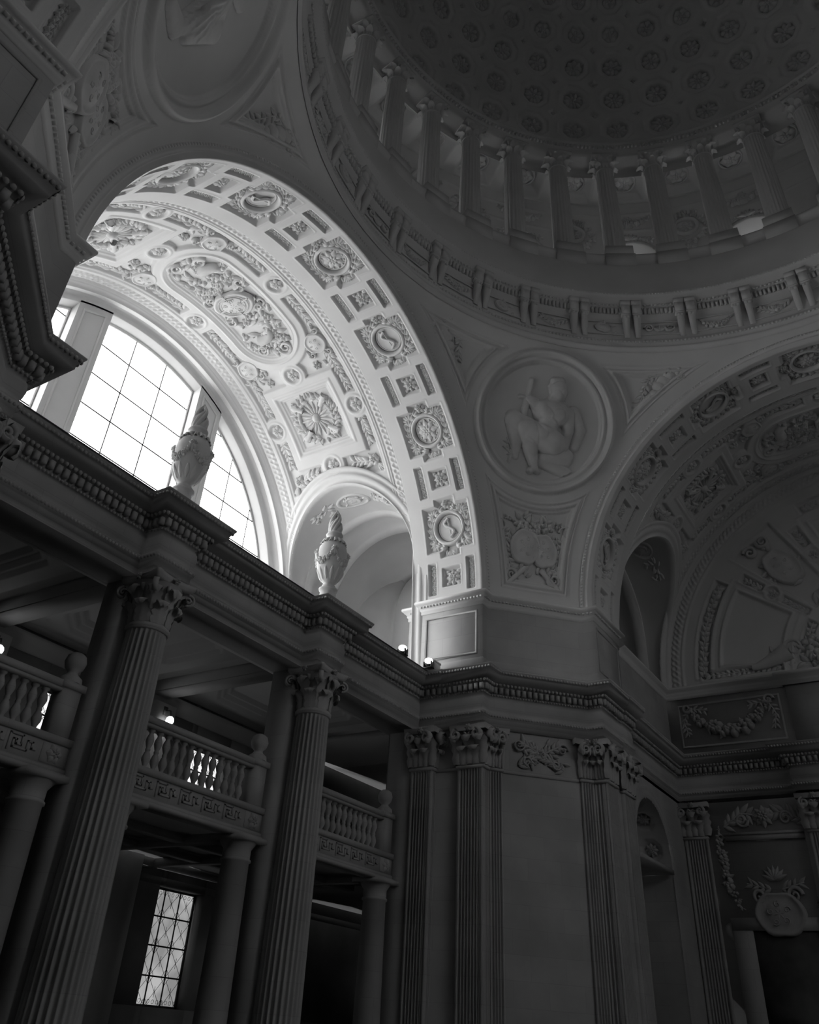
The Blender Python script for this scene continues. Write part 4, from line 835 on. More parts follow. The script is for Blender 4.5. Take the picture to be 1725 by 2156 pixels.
med = tag(put('relief_medallion', FIG, None, (0, 0, ZC)), 'low relief of a seated nude man holding an upright sword in the round frame', 'relief')
put('cloak', CLOAK, med); put('sword', SWORD, med); put('olive_branch', OLIVE, med)
tag(put('relief_medallion', DRAPED, None, (0, 0, ZC), (0, 0, PI/2)), 'low relief of a draped reclining figure in the top left oval frame', 'relief')
# end wall of the left arm with the great three-part window
WY = 21.62; WZ = 20.12
def endwall_left():
    mb = MB(); th = np.linspace(0, PI, 97)
    for prof in ([(9.75, WY-.5), (9.2, WY-.48), (9.18, WY-.4), (9.05, WY-.36), (9.03, WY-.25), (8.93, WY-.2), (8.9, WY-.05), (8.82, WY), (8.62, WY), (8.6, WY+.04), (8.5, WY+.5)],):
        mb.grid(np.array([[(r*math.cos(t), y, WZ-ZC+ZC+r*math.sin(t)) for r, y in prof] for t in th]))
    return mb
mb = endwall_left()
for s in (-1, 1):
    a, b = 2.42*s, 3.78*s; x0, x1 = min(a, b), max(a, b); xx = np.linspace(x0, x1, 9); tp = WZ+np.sqrt(8.7**2-xx**2); mb.grid(np.array([[(x, WY+.5, 15.8), (x, WY, 15.8), (x, WY, t_), (x, WY+.5, t_)] for x, t_ in zip(xx, tp)])); mb.grid(np.array([[(x, y_, z_) for z_ in (15.8, t_)] for x, t_, y_ in ((x0, tp[0], WY), (x0, tp[0], WY+.5))])); mb.grid(np.array([[(x, y_, z_) for z_ in (15.8, t_)] for x, t_, y_ in ((x1, tp[-1], WY), (x1, tp[-1], WY+.5))]))
    xm = (x0+x1)/2; frame_plane(mb, [(x0+.2, WY, WZ+math.sqrt(8.5**2-(x0+.2)**2)-.12), (x1-.2, WY, WZ+math.sqrt(8.5**2-(x1-.2)**2)-.12), (x1-.2, WY, 16.5), (x0+.2, WY, 16.5)], .08, .035)
    mb.box(8.3*s if s > 0 else -9.9, 9.9 if s > 0 else -8.3, WY-.5, WY+.5, 15.8, 20.15)
    mb.box(min(9.05*s, 16.4*s), max(9.05*s, 16.4*s), 21.0, 21.15, 16.2, 20.2) if s > 0 else None
tag(put('wall_left_end', mb.mesh('left_end_wall', PLASTER)), 'pale end wall around the great arched window', 'wall', 'structure')
def big_window(n, x0, x1, label, nx):
    zb = 16.0; rr = 8.5; top = lambda x: WZ+math.sqrt(max(rr*rr-x*x, .01)); zs = [z for z in np.arange(16.4, 29, 1.36)]
    xs = np.linspace(x0, x1, nx+1); fr = MB(); pn = []
    win = tag(put('window_%d' % n, None), label, 'window', 'structure')
    for x in xs[1:-1]: tube(fr, [(x, WY+.46, zb), (x, WY+.46, top(x))], .028, 4)
    for z in zs:
        if z-WZ < rr:
            lim = math.sqrt(rr*rr-max(0, z-WZ)**2); a, b = max(x0, -lim), min(x1, lim)
            if b-a > .2: tube(fr, [(a, WY+.46, z), (b, WY+.46, z)], .032, 4)
    bf = MB()
    for x in (x0+.05, x1-.05): 
        if abs(x) < 8.3: tube(bf, [(x, WY+.45, zb), (x, WY+.45, top(x))], .05, 4)
    xa = np.linspace(max(x0, -8.45), min(x1, 8.45), 30); tube(bf, [(x, WY+.45, top(x)-.05) for x in xa], .05, 4); put('frame', bf.mesh('frame', PLASTER), win)
    put('window_bars', fr.mesh('window_bars', BRONZE), win)
    for i in range(nx):
        for z in zs:
            a, b = xs[i], xs[i+1]; z1 = z+1.36; t = [min(z1, top(x)) for x in np.linspace(a, b, 5)]
            if max(t) <= z+.02: continue
            X5 = np.linspace(a, b, 5); P = np.array([[(x, WY+.47, min(z, q)), (x, WY+.47, max(q, min(z, q)))] for x, q in zip(X5, t)]); put('pane', MB().grid(P).mesh('pane', GLASS), win)
    return win
big_window(1, -2.42, 2.42, 'tall central light of the great arched window, blown out white', 3)
big_window(2, 3.78, 8.45, 'curved side light of the great window right of the urn', 3)
big_window(3, -8.45, -3.78, 'side light of the great window partly behind the left pier', 3)
# side aisle seen through the lunette of the left arm
LUNA = lunette_mesh(17.2-ZC, 9.95); LUNB = lunette_mesh(.05, 9.95)
tag(put('trim_lunette_left', LUNA, None, (0, 0, ZC)), 'pale moulded arch opening in the flank of the bright vault', 'moulding', 'structure')
tag(put('trim_lunette_left_far', LUNA, None, (0, 0, ZC), scale=(-1, 1, 1)), 'moulded side arch hidden behind the left pier', 'moulding', 'structure')
tag(put('trim_lunette_right', LUNB, None, (0, 0, ZC), (0, 0, -PI/2), scale=(-1, 1, 1)), 'moulded side arch opening in the shadowed right vault', 'moulding', 'structure')
for nm, rz, sx in (('trim_lunette_right_far', -PI/2, 1), ('trim_lunette_near', PI/2, 1), ('trim_lunette_near_far', PI/2, -1)): tag(put(nm, LUNB, None, (0, 0, ZC), (0, 0, rz), (sx, 1, 1)), 'moulded side arch out of sight %s' % nm.split('lunette_')[1].replace('_', ' '), 'moulding', 'structure')
def aisle(full):
    mb = MB(); t = np.linspace(0, PI, 41); rr = LR+.12; yz = [(LY+rr, -4.0)]+[(LY+rr*math.cos(a), LZ+rr*math.sin(a)) for a in t]+[(LY-rr, -4.0)]
    # recessed barrel between ribs
    seq = [(9.9, -.1), (9.92, -.2), (10.3, -.22), (10.4, -.1), (10.45, .25), (11.6, .25), (11.65, .02), (11.75, -.05), (12.1, -.05), (12.2, .02), (12.25, .45), (15.4, .45), (15.45, .2), (15.55, .1), (16.0, .1), (16.1, .2), (16.15, .5), (19.2, .5), (19.25, .2), (19.7, .15), (19.75, .5), (23.2, .5)]
    cx = LY; P = np.array([[(x, cx+(y-cx)*(1+o/rr), (z-LZ)*(1+o/rr)+LZ if z > -3.9 else z) for y, z in yz] for x, o in seq])
    mb.grid(P); mb.box(23.2, 23.4, 13, 23, -4, 8); mb.box(9.9, 23.4, 13, 23, -4.2, -4.0); return mb
AIS = aisle(True).mesh('side_aisle', PLASTER)
for nm, rz, sx, lb in (('ceiling_left_aisle', 0, 1, 'dim ribbed barrel vault seen through the pale side arch'), ('ceiling_left_far_aisle', 0, -1, 'ribbed barrel vault behind the left pier'), ('ceiling_right_aisle', -PI/2, -1, 'dark ribbed passage seen through the right vault side arch'), ('ceiling_right_far_aisle', -PI/2, 1, 'ribbed passage on the far side of the right arm'), ('ceiling_near_aisle', PI/2, 1, 'ribbed passage of the near arm'), ('ceiling_near_far_aisle', PI/2, -1, 'second ribbed passage of the near arm')):
    tag(put(nm, AIS, None, (0, 0, ZC), (0, 0, rz), (sx, 1, 1)), lb, 'ceiling', 'structure')
def _oval(mb):
    ring(mb, 0, 0, .55, [(-.06, 0), (-.04, .06), (.04, .08), (.07, 0)], 28, 1.35); shield(mb, 0, 0, .28, .4, .3, .1); [leaf(mb, random.uniform(-.3, .3), random.uniform(-.5, .5), random.uniform(0, 6.3), .25, .14, .08) for k in range(16)]
    for s in (-1, 1): [leaf(mb, random.uniform(-.4, .4), s*random.uniform(1.1, 1.9), random.uniform(0, 6.3), .35, .18, .1) for k in range(14)]
mb = MB(); _oval(mb); f0 = lambda u, v, h: np.stack([8.72+u*.75, LY+(LR-h+.02)*np.cos(PI/2-v/LR), LZ+(LR+.02-h)*np.sin(PI/2-v/LR)], -1)
OVAL = mb.map(f0).mesh('oval_relief', RELIEF)
for nm, rz, sx, lb in (('relief_oval', 0, 1, 'oval relief on the soffit inside the pale side arch'), ('relief_oval', -PI/2, -1, 'dark oval relief on the soffit inside the right side arch')): tag(put(nm, OVAL, None, (0, 0, ZC), (0, 0, rz), (sx, 1, 1)), lb, 'relief')
# small arched window on the aisle's far wall; its pane glows, no opening behind
mb = MB(); t = np.linspace(0, PI, 25); cx_, cz_, rw_ = 16.75, 21.35, 1.75; yy = LY+LR+.1
for r0, r1, y0, y1 in ((rw_+.35, rw_+.3, yy, yy-.08), (rw_+.3, rw_, yy-.08, yy-.08), (rw_, rw_-.02, yy-.08, yy+.3)): mb.grid(np.array([[(cx_+r0*math.cos(a), y0, cz_+r0*math.sin(a)), (cx_+r1*math.cos(a), y1, cz_+r1*math.sin(a))] for a in t]))
wa = tag(put('window_4', mb.mesh('aisle_window', PLASTER)), 'small bright arched window low behind the cornice through the side arch', 'window', 'structure')
g = MB(); V = [(cx_, yy-.03, cz_-1)]+[(cx_+(rw_-.02)*math.cos(a), yy-.03, cz_+(rw_-.02)*math.sin(a)) for a in t]; g.add(V, None, [(0, i, i+1) for i in range(1, len(t))]); put('pane', g.mesh('pane', AISG), wa)
g = MB(); [tube(g, [(cx_+.55*k, yy-.06, cz_-1), (cx_+.55*k, yy-.06, cz_+math.sqrt(max(.01, rw_**2-(.55*k)**2)))], .03, 4) for k in (-2, -1, 0, 1, 2)]; [tube(g, [(cx_-math.sqrt(rw_**2-z*z), yy-.06, cz_+z), (cx_+math.sqrt(rw_**2-z*z), yy-.06, cz_+z)], .03, 4) for z in (.5, 1.1)]; put('window_bars', g.mesh('window_bars', BRONZE), wa)
# ================================================================ column screen across the left arm
CX = 3.15; CY = 14.2; SF = 14.4; RF = 13.86; RHW = .55
spath = [(-R-.2, SF), (-CX-RHW, SF), (-CX-RHW, RF), (-CX+RHW, RF), (-CX+RHW, SF), (CX-RHW, SF), (CX-RHW, RF), (CX+RHW, RF), (CX+RHW, SF), (R+.2, SF)]
se = sweep(MB(), ENT[1:-1], spath)
se.add([(-R-.2, 13.7, 17.22), (R+.2, 13.7, 17.22), (R+.2, 15.6, 17.24), (-R-.2, 15.6, 17.24)], [(0, 1, 2, 3)])
se.box(-R-.2, R+.2, SF+.012, 15.43, ZARC+.003, 17.2)
for s in (-1, 1): se.add([(s*CX-RHW, RF, ZARC), (s*CX+RHW, RF, ZARC), (s*CX+RHW, SF, ZARC), (s*CX-RHW, SF, ZARC)], [(0, 1, 2, 3)]); se.box(s*CX-RHW-.6, s*CX+RHW+.6, RF-.6, SF, 17.2, 17.235)
scr = tag(put('trim_screen_entablature', se.mesh('screen_entablature', STONE)), 'long dentilled stone entablature carrying the two urns', 'entablature', 'structure')
d_, o_ = ent_course(spath); stuff(put('dentil_course', d_, scr)); stuff(put('leaf_course', o_, scr))
CAPM = corinthian(.46, ZARC-ZCAP, CARVED); SHAFT = fluted_shaft(.57, .455, ZF+.5, ZCAP, 24, .14, 8, STONE, 'shaft', 8)
mbb = MB(); lathe(mbb, [(.0, ZF+.52), (.58, ZF+.5), (.64, ZF+.44), (.6, ZF+.36), (.66, ZF+.3), (.72, ZF+.22), (.72, ZF+.14), (.76, ZF+.12), (.76, ZF)], 28); CBASE = mbb.mesh('base', STONE)
mbn = MB(); lathe(mbn, [(.455, ZCAP-.05), (.475, ZCAP-.045), (.495, ZCAP-.01), (.475, ZCAP+.025), (.46, ZCAP+.03)], 32); NECK = mbn.mesh('astragal', STONE)
for s, lb in ((-1, 'giant fluted column with leafy capital nearest the left edge'), (1, 'giant fluted column with leafy capital beside the middle pier')):
    c = tag(put('fluted_column', None, None, (s*CX, CY, 0)), lb, 'column', 'thing', 'giant fluted columns of the screen'); put('shaft', SHAFT, c); put('base', CBASE, c); put('astragal', NECK, c); capital(c, CAPM, (0, 0, 0), ZCAP); mb = MB(); mb.box(-.52, .52, .42, 1.23, ZF, ZARC); put('square_pillar', mb.mesh('square_pillar', STONE), c)
# urns
def urn_parts():
    body = MB(); z0 = 17.24
    lathe(body, [(.27, z0+.72), (.2, z0+.8), (.24, z0+.84), (.24, z0+.9), (.17, z0+.93), (.2, z0+.98), (.34, z0+1.12), (.46, z0+1.35), (.53, z0+1.65), (.55, z0+1.95), (.5, z0+2.18), (.44, z0+2.25), (.44, z0+2.3), (.36, z0+2.38), (.3, z0+2.44), (.22, z0+2.5), (.22, z0+2.56), (.3, z0+2.62), (.32, z0+2.66), (.28, z0+2.72), (.16, z0+2.76), (0, z0+2.78)], 28)
    foot = MB(); foot.box(-.62, .62, -.62, .62, z0, z0+.2); foot.box(-.55, .55, -.55, .55, z0+.2, z0+.26); lathe(foot, [(.52, z0+.26), (.5, z0+.32), (.36, z0+.42), (.3, z0+.5), (.27, z0+.72), (.33, z0+.74), (.34, z0+.79), (.27, z0+.82)], 24)
    flame = MB()
    for k in range(9):
        a = k*2*PI/9; t = np.linspace(0, 1, 9); r = .2*np.sin(PI*(.25+.75*t)); an = a+2.2*t; L = .62+.12*(k % 3)
        tube(flame, np.stack([r*np.cos(an), r*np.sin(an), z0+2.74+L*t], 1), .085*(1-t)**.7+.012, 6)
    tube(flame, [(0, 0, z0+2.74), (.03, .02, z0+3.1), (-.02, 0, z0+3.42)], [.16, .11, .01], 7)
    f = lambda u, v, h: np.stack([(np.interp(v, [1.0, 1.35, 1.65, 1.95, 2.2], [.25, .46, .53, .55, .5])+h)*np.cos(u/.5), (np.interp(v, [1.0, 1.35, 1.65, 1.95, 2.2], [.25, .46, .53, .55, .5])+h)*np.sin(u/.5), z0+v], -1)
    gar = MB()
    for k in range(4):
        u0 = k*PI/4; garland(gar, [(u0-.39, 1.98), (u0-.2, 1.68), (u0, 1.58), (u0+.2, 1.68), (u0+.39, 1.98)], .05, .07, .07); [leaf(gar, u0-.39, 2.0, -PI/2+a, .3, .12, .07) for a in (-.5, 0, .5)]; rosette(gar, u0-.39, 2.0, .12, .09, 6)
        for j in range(3): leaf(gar, u0-.39+j*.26, 1.05, PI/2, .38, .2, .05)
    gar.map(f)
    glob = MB()
    for k in range(16): a = k*PI/8; tube(glob, [(.24*math.cos(a), .24*math.sin(a), z0+2.5), (.38*math.cos(a), .38*math.sin(a), z0+2.4), (.46*math.cos(a), .46*math.sin(a), z0+2.28)], [.035, .06, .05], 5)
    return body.mesh('body', RELIEF, True), foot.mesh('foot', RELIEF), flame.mesh('flame', RELIEF, True), gar.mesh('garland', RELIEF, True), glob.mesh('gadrooned_shoulder', RELIEF, True)
UP = urn_parts()
for s, lb in ((-1, 'tall stone urn with carved flame in front of the great window'), (1, 'tall stone urn with carved flame in front of the pale side arch')):
    u = tag(put('flaming_urn', UP[0], None, (s*CX, CY, 0), (0, 0, 0), (.86, .86, 1)), lb, 'urn', 'thing', 'urns on the entablature')
    for n, m in zip(('foot', 'flame', 'garland', 'gadrooned_shoulder'), UP[1:]): put(n, m, u)
# floodlights on the cornice
def floodlight(loc, rz, label):
    b = MB(); lathe(b, [(0, -.16), (.1, -.15), (.14, -.05), (.15, .1)], 16); M_ = Matrix.Rotation(rz, 4, 'Z') @ Matrix.Rotation(1.15, 4, 'Y'); b.xf(Matrix.Translation((0, 0, .2)) @ M_)
    f = tag(put('floodlight', b.mesh('housing', BRONZE), None, loc), label, 'floodlight', 'thing', 'floodlights on the cornice')
    g = MB(); lathe(g, [(.14, .09), (.1, .13), (0, .15)], 16); g.xf(Matrix.Translation((0, 0, .2)) @ M_); put('lens', g.mesh('lens', BULB), f)
    k = MB(); k.box(-.1, .1, -.16, -.13, 0, .22); k.box(-.1, .1, .13, .16, 0, .22); k.box(-.12, .12, -.16, .16, 0, .02); put('bracket', k.mesh('bracket', BRONZE), f)
floodlight((6.9, 13.82, 17.235), PI+.6, 'small lit floodlight on the cornice farther from the pier'); floodlight((8.22, 13.6, 17.235), PI+.5, 'small lit floodlight on the cornice right beside the pier block')
mb = MB(); mb.box(8.35, 8.75, 13.45, 13.75, 17.235, 17.55); mb.box(8.33, 8.77, 13.43, 13.77, 17.5, 17.56); tag(put('junction_box', mb.mesh('junction_box', PLASTER)), 'small pale box on the cornice next to the floodlight', 'box')
# ================================================================ gallery behind the screen
BY = 20.85; ZS0, ZS1 = 11.05, 11.32                    # mezzanine slab
g = MB(); g.box(-16, 16, BY, BY+.15, ZF, 16.4)
def holes_wall(x0, x1, y, z0, z1, holes, th=.45):
    """wall in x with rectangular holes"""
    xs = sorted({x0, x1} | {h[0] for h in holes} | {h[1] for h in holes}); zs = sorted({z0, z1} | {h[2] for h in holes} | {h[3] for h in holes}); mb = MB()
    for a, b in zip(xs[:-1], xs[1:]):
        for c, d in zip(zs[:-1], zs[1:]):
            xm, zm = (a+b)/2, (c+d)/2
            if not any(h[0] < xm < h[1] and h[2] < zm < h[3] for h in holes): mb.box(a, b, y, y+th, c, d)
    return mb
BAYS = (-6.15, 0.0, 6.15)
LOWW = [(b-1.1, b+.85, 7.5, 10.5) for b in BAYS]; UPW = [(b-.85, b+.85, 12.0, 14.7) for b in BAYS]
LOWW = [None, None, LOWW[2], (16.62, 18.0, 7.5, 10.7)]; UPW = [None, UPW[1], UPW[2], (16.62, 18.0, 12.0, 14.7)]
bw = holes_wall(-13, 19, BY, ZF, 16.4, [h for h in LOWW+UPW if h])
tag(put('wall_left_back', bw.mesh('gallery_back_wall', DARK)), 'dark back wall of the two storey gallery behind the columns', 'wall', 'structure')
wn = 20
lbs = {(-6.15, 0): 'lower leaded window behind the left column', (0.0, 0): 'lower leaded window hidden between the columns', (6.15, 0): 'tall bright leaded window at the bottom left', (-6.15, 1): 'upper gallery window glowing through the left balustrade', (0.0, 1): 'upper gallery window glowing at the left pillar edge', (6.15, 1): 'upper gallery window glowing through the middle balustrade', (16.6, 0): 'thin slit of a bright window beside the plain column near the pier', (16.6, 1): 'glint of an upper window through the rightmost balusters'}
def came_window(n, x0, x1, z0, z1, label, glow):
    w = tag(put('window_%d' % n, None), label, 'window', 'structure'); y = BY+.4
    fr = MB(); fr.box(x0, x0+.06, y-.04, y+.04, z0, z1); fr.box(x1-.06, x1, y-.04, y+.04, z0, z1); fr.box(x0, x1, y-.04, y+.04, z1-.06, z1); fr.box(x0, x1, y-.04, y+.04, z0, z0+.06); put('frame', fr.mesh('frame', BRONZE), w)
    nx, nz = 3, 4; bar = MB()
    for i in range(1, nx): x = x0+(x1-x0)*i/nx; bar.box(x-.016, x+.016, y-.02, y+.02, z0, z1)
    for j in range(1, nz): z = z0+(z1-z0)*j/nz; bar.box(x0, x1, y-.02, y+.02, z-.02, z+.02)
    put('glazing_bars', bar.mesh('glazing_bars', BRONZE), w)
    cm = MB(); cw, chh = (x1-x0)/nx, (z1-z0)/nz
    for i in range(nx):
        for j in range(nz):
            for q in ((0, 0, .5, .5), (1, 0, .5, .5), (0, 1, .5, .5), (1, 1, .5, .5), (.25, 0, 0, .28), (.75, 0, 1, .28), (.25, 1, 0, .72), (.75, 1, 1, .72), (.5, .32, .5, .68)):
                tube(cm, [(x0+(i+q[0])*cw, y-.01, z0+(j+q[1])*chh), (x0+(i+q[2])*cw, y-.01, z0+(j+q[3])*chh)], .008, 3)
    m = 11
    for k in range(m): 
        x = x0+(x1-x0)*(k+.5)/m
        for zc in (z0+.14, z1-.14): torus_xz(cm, x, y-.01, zc, .05)
    stuff(put('lead_cames', cm.mesh('lead_cames', BRONZE), w))
    for i in range(nx):
        for j in range(nz): p = MB(); a, b, c, d = x0+i*cw, x0+(i+1)*cw, z0+j*chh, z0+(j+1)*chh; p.add([(a, y+.012, c), (b, y+.012, c), (b, y+.012, d), (a, y+.012, d)], [(0, 1, 2, 3)]); put('pane', p.mesh('pane', glow), w)
    return w
def torus_xz(mb, x, y, z, r):
    t = np.linspace(0, 2*PI, 9); tube(mb, np.stack([x+r*np.cos(t), np.full(9, y), z+r*np.sin(t)], 1), .007, 3)
for bi, b in enumerate(BAYS+(16.6,)):
    for lv, hs in ((0, LOWW), (1, UPW)):
        h = hs[bi]
        if h is None: continue
        came_window(wn, *h, lbs[(b, lv)], GLOWLOW if lv == 0 else GLOWUP); wn += 1
# upper gallery ceiling with beams and octagon panels; mezzanine slab; side walls
cl = MB()
for a, b in ((-9.4, -CX-.4), (-CX+.4, CX-.4), (CX+.4, 9.4)):
    us = np.arange(a, b+.01, .07); vs_ = np.arange(15.43, BY+.01, .07); U, V = np.meshgrid(us, vs_, indexing='ij'); cu, cv = (a+b)/2, (15.43+BY)/2
    p = np.abs(U-cu); q = np.abs(V-cv); hx, hy = (b-a)/2-.75, (BY-15.43)/2-.75; oc = np.maximum.reduce([p-hx, q-hy, (p+q-(hx+hy)*.78)*.7071]); tr = np.maximum.reduce([p-hx, q-hy, ((hx+hy)*.78+.6-p-q)*.7071])
    H = np.interp(oc, [-.45, -.4, -.25, -.2, -.05, 0], [.35, .22, .22, .1, .1, 0])+np.interp(tr, [-.2, -.15, -.05, 0], [.18, .1, .1, 0])+np.interp(np.minimum(b-a-0*p-np.abs(U-cu)*2, (BY-15.43)-q*2), [0, .3, .34], [-.12, -.12, 0])
    cl.grid(np.stack([U, V, 16.05+H], -1))
for s in (-1, 1): cl.box(s*CX-.4, s*CX+.4, 15.43, BY, 15.64, 16.3); cl.box(s*CX-.34, s*CX+.34, 15.5, BY, 15.6, 15.64); cl.box(s*CX-.45, s*CX+.45, 20.2, BY, 13.5 if False else ZF, 15.3)
cl.box(-9.4, 9.4, 15.43, 15.75, ZARC+.1, 16.3); sweep(cl, [(0, 15.3), (.1, 15.3), (.1, 15.4), (.2, 15.5), (.24, 15.6), (.3, 15.62), (.3, 15.75), (0, 15.8)], [(-9.4, BY), (9.4, BY)])
cl.add([(-9.9, 15.4, 16.45), (19, 15.4, 16.45), (19, 21.2, 16.45), (-9.9, 21.2, 16.45)], [(0, 1, 2, 3)])
tag(put('ceiling_left_gallery', cl.mesh('gallery_ceiling', PLASTER)), 'panelled gallery ceiling with cross beams behind the columns', 'ceiling', 'structure')
sl = MB(); sl.box(-9.4, 9.0, 15.3, BY, ZS0, ZS1); sl.box(9.0, 18.9, 15.45, BY, ZS0, ZS1)
for b in BAYS: sl.box(b-2.0, b-1.7, 15.6, BY, ZS0-.2, ZS0); sl.box(b+1.7, b+2.0, 15.6, BY, ZS0-.2, ZS0)
for y in (16.9, 18.6, 20.5): sl.box(-9.4, 9.4, y-.15, y+.15, ZS0-.18, ZS0)
tag(put('floor_mezzanine', sl.mesh('mezzanine_slab', STONE)), 'beamed underside of the balcony floor between the columns', 'floor', 'structure')
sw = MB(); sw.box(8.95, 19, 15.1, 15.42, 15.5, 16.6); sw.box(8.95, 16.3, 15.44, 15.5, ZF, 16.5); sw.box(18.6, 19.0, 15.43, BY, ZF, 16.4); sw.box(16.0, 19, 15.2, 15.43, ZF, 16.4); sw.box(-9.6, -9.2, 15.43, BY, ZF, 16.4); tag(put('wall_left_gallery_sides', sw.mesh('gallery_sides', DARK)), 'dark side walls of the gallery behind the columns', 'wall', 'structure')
# balustrades
BALP = MB(); lathe(BALP, [(.085, 0), (.085, .06), (.05, .08), (.055, .12), (.1, .22), (.105, .28), (.07, .4), (.048, .44), (.06, .46), (.06, .5), (.048, .52), (.07, .58), (.1, .68), (.09, .76), (.05, .86), (.06, .9), (.09, .92), (.09, .97)], 10); BALM = BALP.mesh('baluster', STONE)
def fret(mb, x0, x1, z0, z1, y):
    n = max(2, int(round((x1-x0)/.72))); w = (x1-x0)/n; h = z1-z0
    for k in range(n):
        a = x0+k*w; P = [(0, 0), (0, 1), (.42, 1), (.42, .42), (.24, .42), (.24, .68), (.14, .68), (.14, .2), (.62, .2), (.62, .78), (.78, .78), (.78, .4), (.9, .4)]; pts = [(a+w*(.04+.92*p), z0+h*q) for p, q in P]
        for p, q in zip(pts[:-1], pts[1:]):
            lo = (min(p[0], q[0])-.018, max(p[0], q[0])+.018, min(p[1], q[1])-.018, max(p[1], q[1])+.018); mb.box(lo[0], lo[1], y-.03, y+.01, lo[2], lo[3])
def balustrade(x0, x1, label):
    y = 15.05; b = tag(put('balustrade', None), label, 'balustrade', 'thing', 'balustrades between the pillars'); za = ZS1+.32
    m = MB(); m.box(x0, x1, y, y+.3, ZS0+.08, za); m.box(x0, x1, y-.06, y+.34, za-.02, za+.12); m.box(x0, x1, y-.05, y+.32, ZS0+.02, ZS0+.12); m.box(x0, x1, y-.1, y+.36, ZS0-.06, ZS0+.03); put('frieze', m.mesh('frieze', STONE), b)
    f = MB(); fret(f, x0+.72, x1-.72, ZS0+.2, za-.08, y); put('fret_band', f.mesh('fret_band', STONE), b)
    for xc in (x0+.36, x1-.36):
        q = MB(); q.box(xc-.3, xc+.3, y-.02, y+.02, ZS0+.16, za-.05); r = MB(); rosette(r, 0, 0, .2, .08, 6); V = np.concatenate(r.V); q.add(np.stack([xc+V[:, 0], y-.02-V[:, 2], (ZS0+za)/2+.06+V[:, 1]], 1), np.concatenate(r.Q)); put('rosette_block', q.mesh('rosette_block', CARVED), b)
        p = MB(); p.box(xc-.24, xc+.24, y-.02, y+.34, za+.1, za+1.1); p.box(xc-.3, xc+.3, y-.08, y+.4, za+1.1, za+1.24); ped = put('pedestal', p.mesh('pedestal', STONE), b)
        k = MB(); lathe(k, [(.26, za+1.24), (.24, za+1.36), (.14, za+1.44), (.11, za+1.5), (.2, za+1.58), (.24, za+1.72), (.2, za+1.86), (.1, za+1.93), (0, za+1.95)], 16, (xc, y+.16, 0)); put('ball_finial', k.mesh('ball_finial', STONE, True), ped)
    m = MB(); m.box(x0+.5, x1-.5, y-.04, y+.36, za+1.08, za+1.22); m.box(x0+.5, x1-.5, y, y+.32, za+1.0, za+1.08); put('rail', m.mesh('rail', STONE), b)
    n = int((x1-x0-1.5)/.265)
    for k in range(n): put('baluster', BALM, b, loc=(x0+.75+(x1-x0-1.5)*(k+.5)/n, y+.16, za+.1), scale=(1, 1, .93))
    return b
balustrade(-8.88, -CX-.52, 'stone balustrade with fret frieze at the far left'); balustrade(-CX+.52, CX-.52, 'stone balustrade with fret frieze between the two fluted columns'); balustrade(CX+.52, 8.88, 'stone balustrade with fret frieze beside the middle pier')
DOR = MB(); lathe(DOR, [(.46, ZF), (.46, ZF+.3), (.42, ZF+.4), (.34, ZS0-.62), (.38, ZS0-.6), (.38, ZS0-.55), (.345, ZS0-.53), (.35, ZS0-.32), (.44, ZS0-.2), (.47, ZS0-.16)], 28); DORM = DOR.mesh('shaft', STONE, True)
DAB = MB(); DAB.box(-.52, .52, -.5, .5, ZS0-.16, ZS0-.04); DABM = DAB.mesh('abacus', STONE)
for x, lb in ((-7.5, 'plain round column under the leftmost balcony'), (-4.2, 'plain round column under the balcony left of the left fluted column'), (-2.0, 'plain round column half hidden behind the left fluted column'), (2.1, 'plain round column beside the tall leaded window'), (4.2, 'plain round column hidden behind the right fluted column'), (8.36, 'plain round column under the balcony near the middle pier')):
    c = tag(put('doric_column', DORM, None, (x, 15.25, 0)), lb, 'column', 'thing', 'plain columns under the balconies'); put('abacus', DABM, c)
for x, lb in ((-CX, 'glowing globe lamp at the far left edge of the gallery'), (CX, 'glowing globe lamp above the middle balustrade')):
    b = MB(); lathe(b, [(0, -.13), (.065, -.113), (.113, -.065), (.13, 0), (.113, .065), (.065, .113), (0, .13)], 16); l = tag(put('globe_lamp', b.mesh('globe', BULB, True), None, (x, 19.9, 14.74)), lb, 'lamp', 'thing', 'globe lamps in the gallery')
    k = MB(); tube(k, [(0, 0, .12), (0, .05, .3), (0, .3, .34)], .025, 6); k.box(-.08, .08, .28, .32, .2, .46); put('bracket', k.mesh('bracket', BRONZE), l)
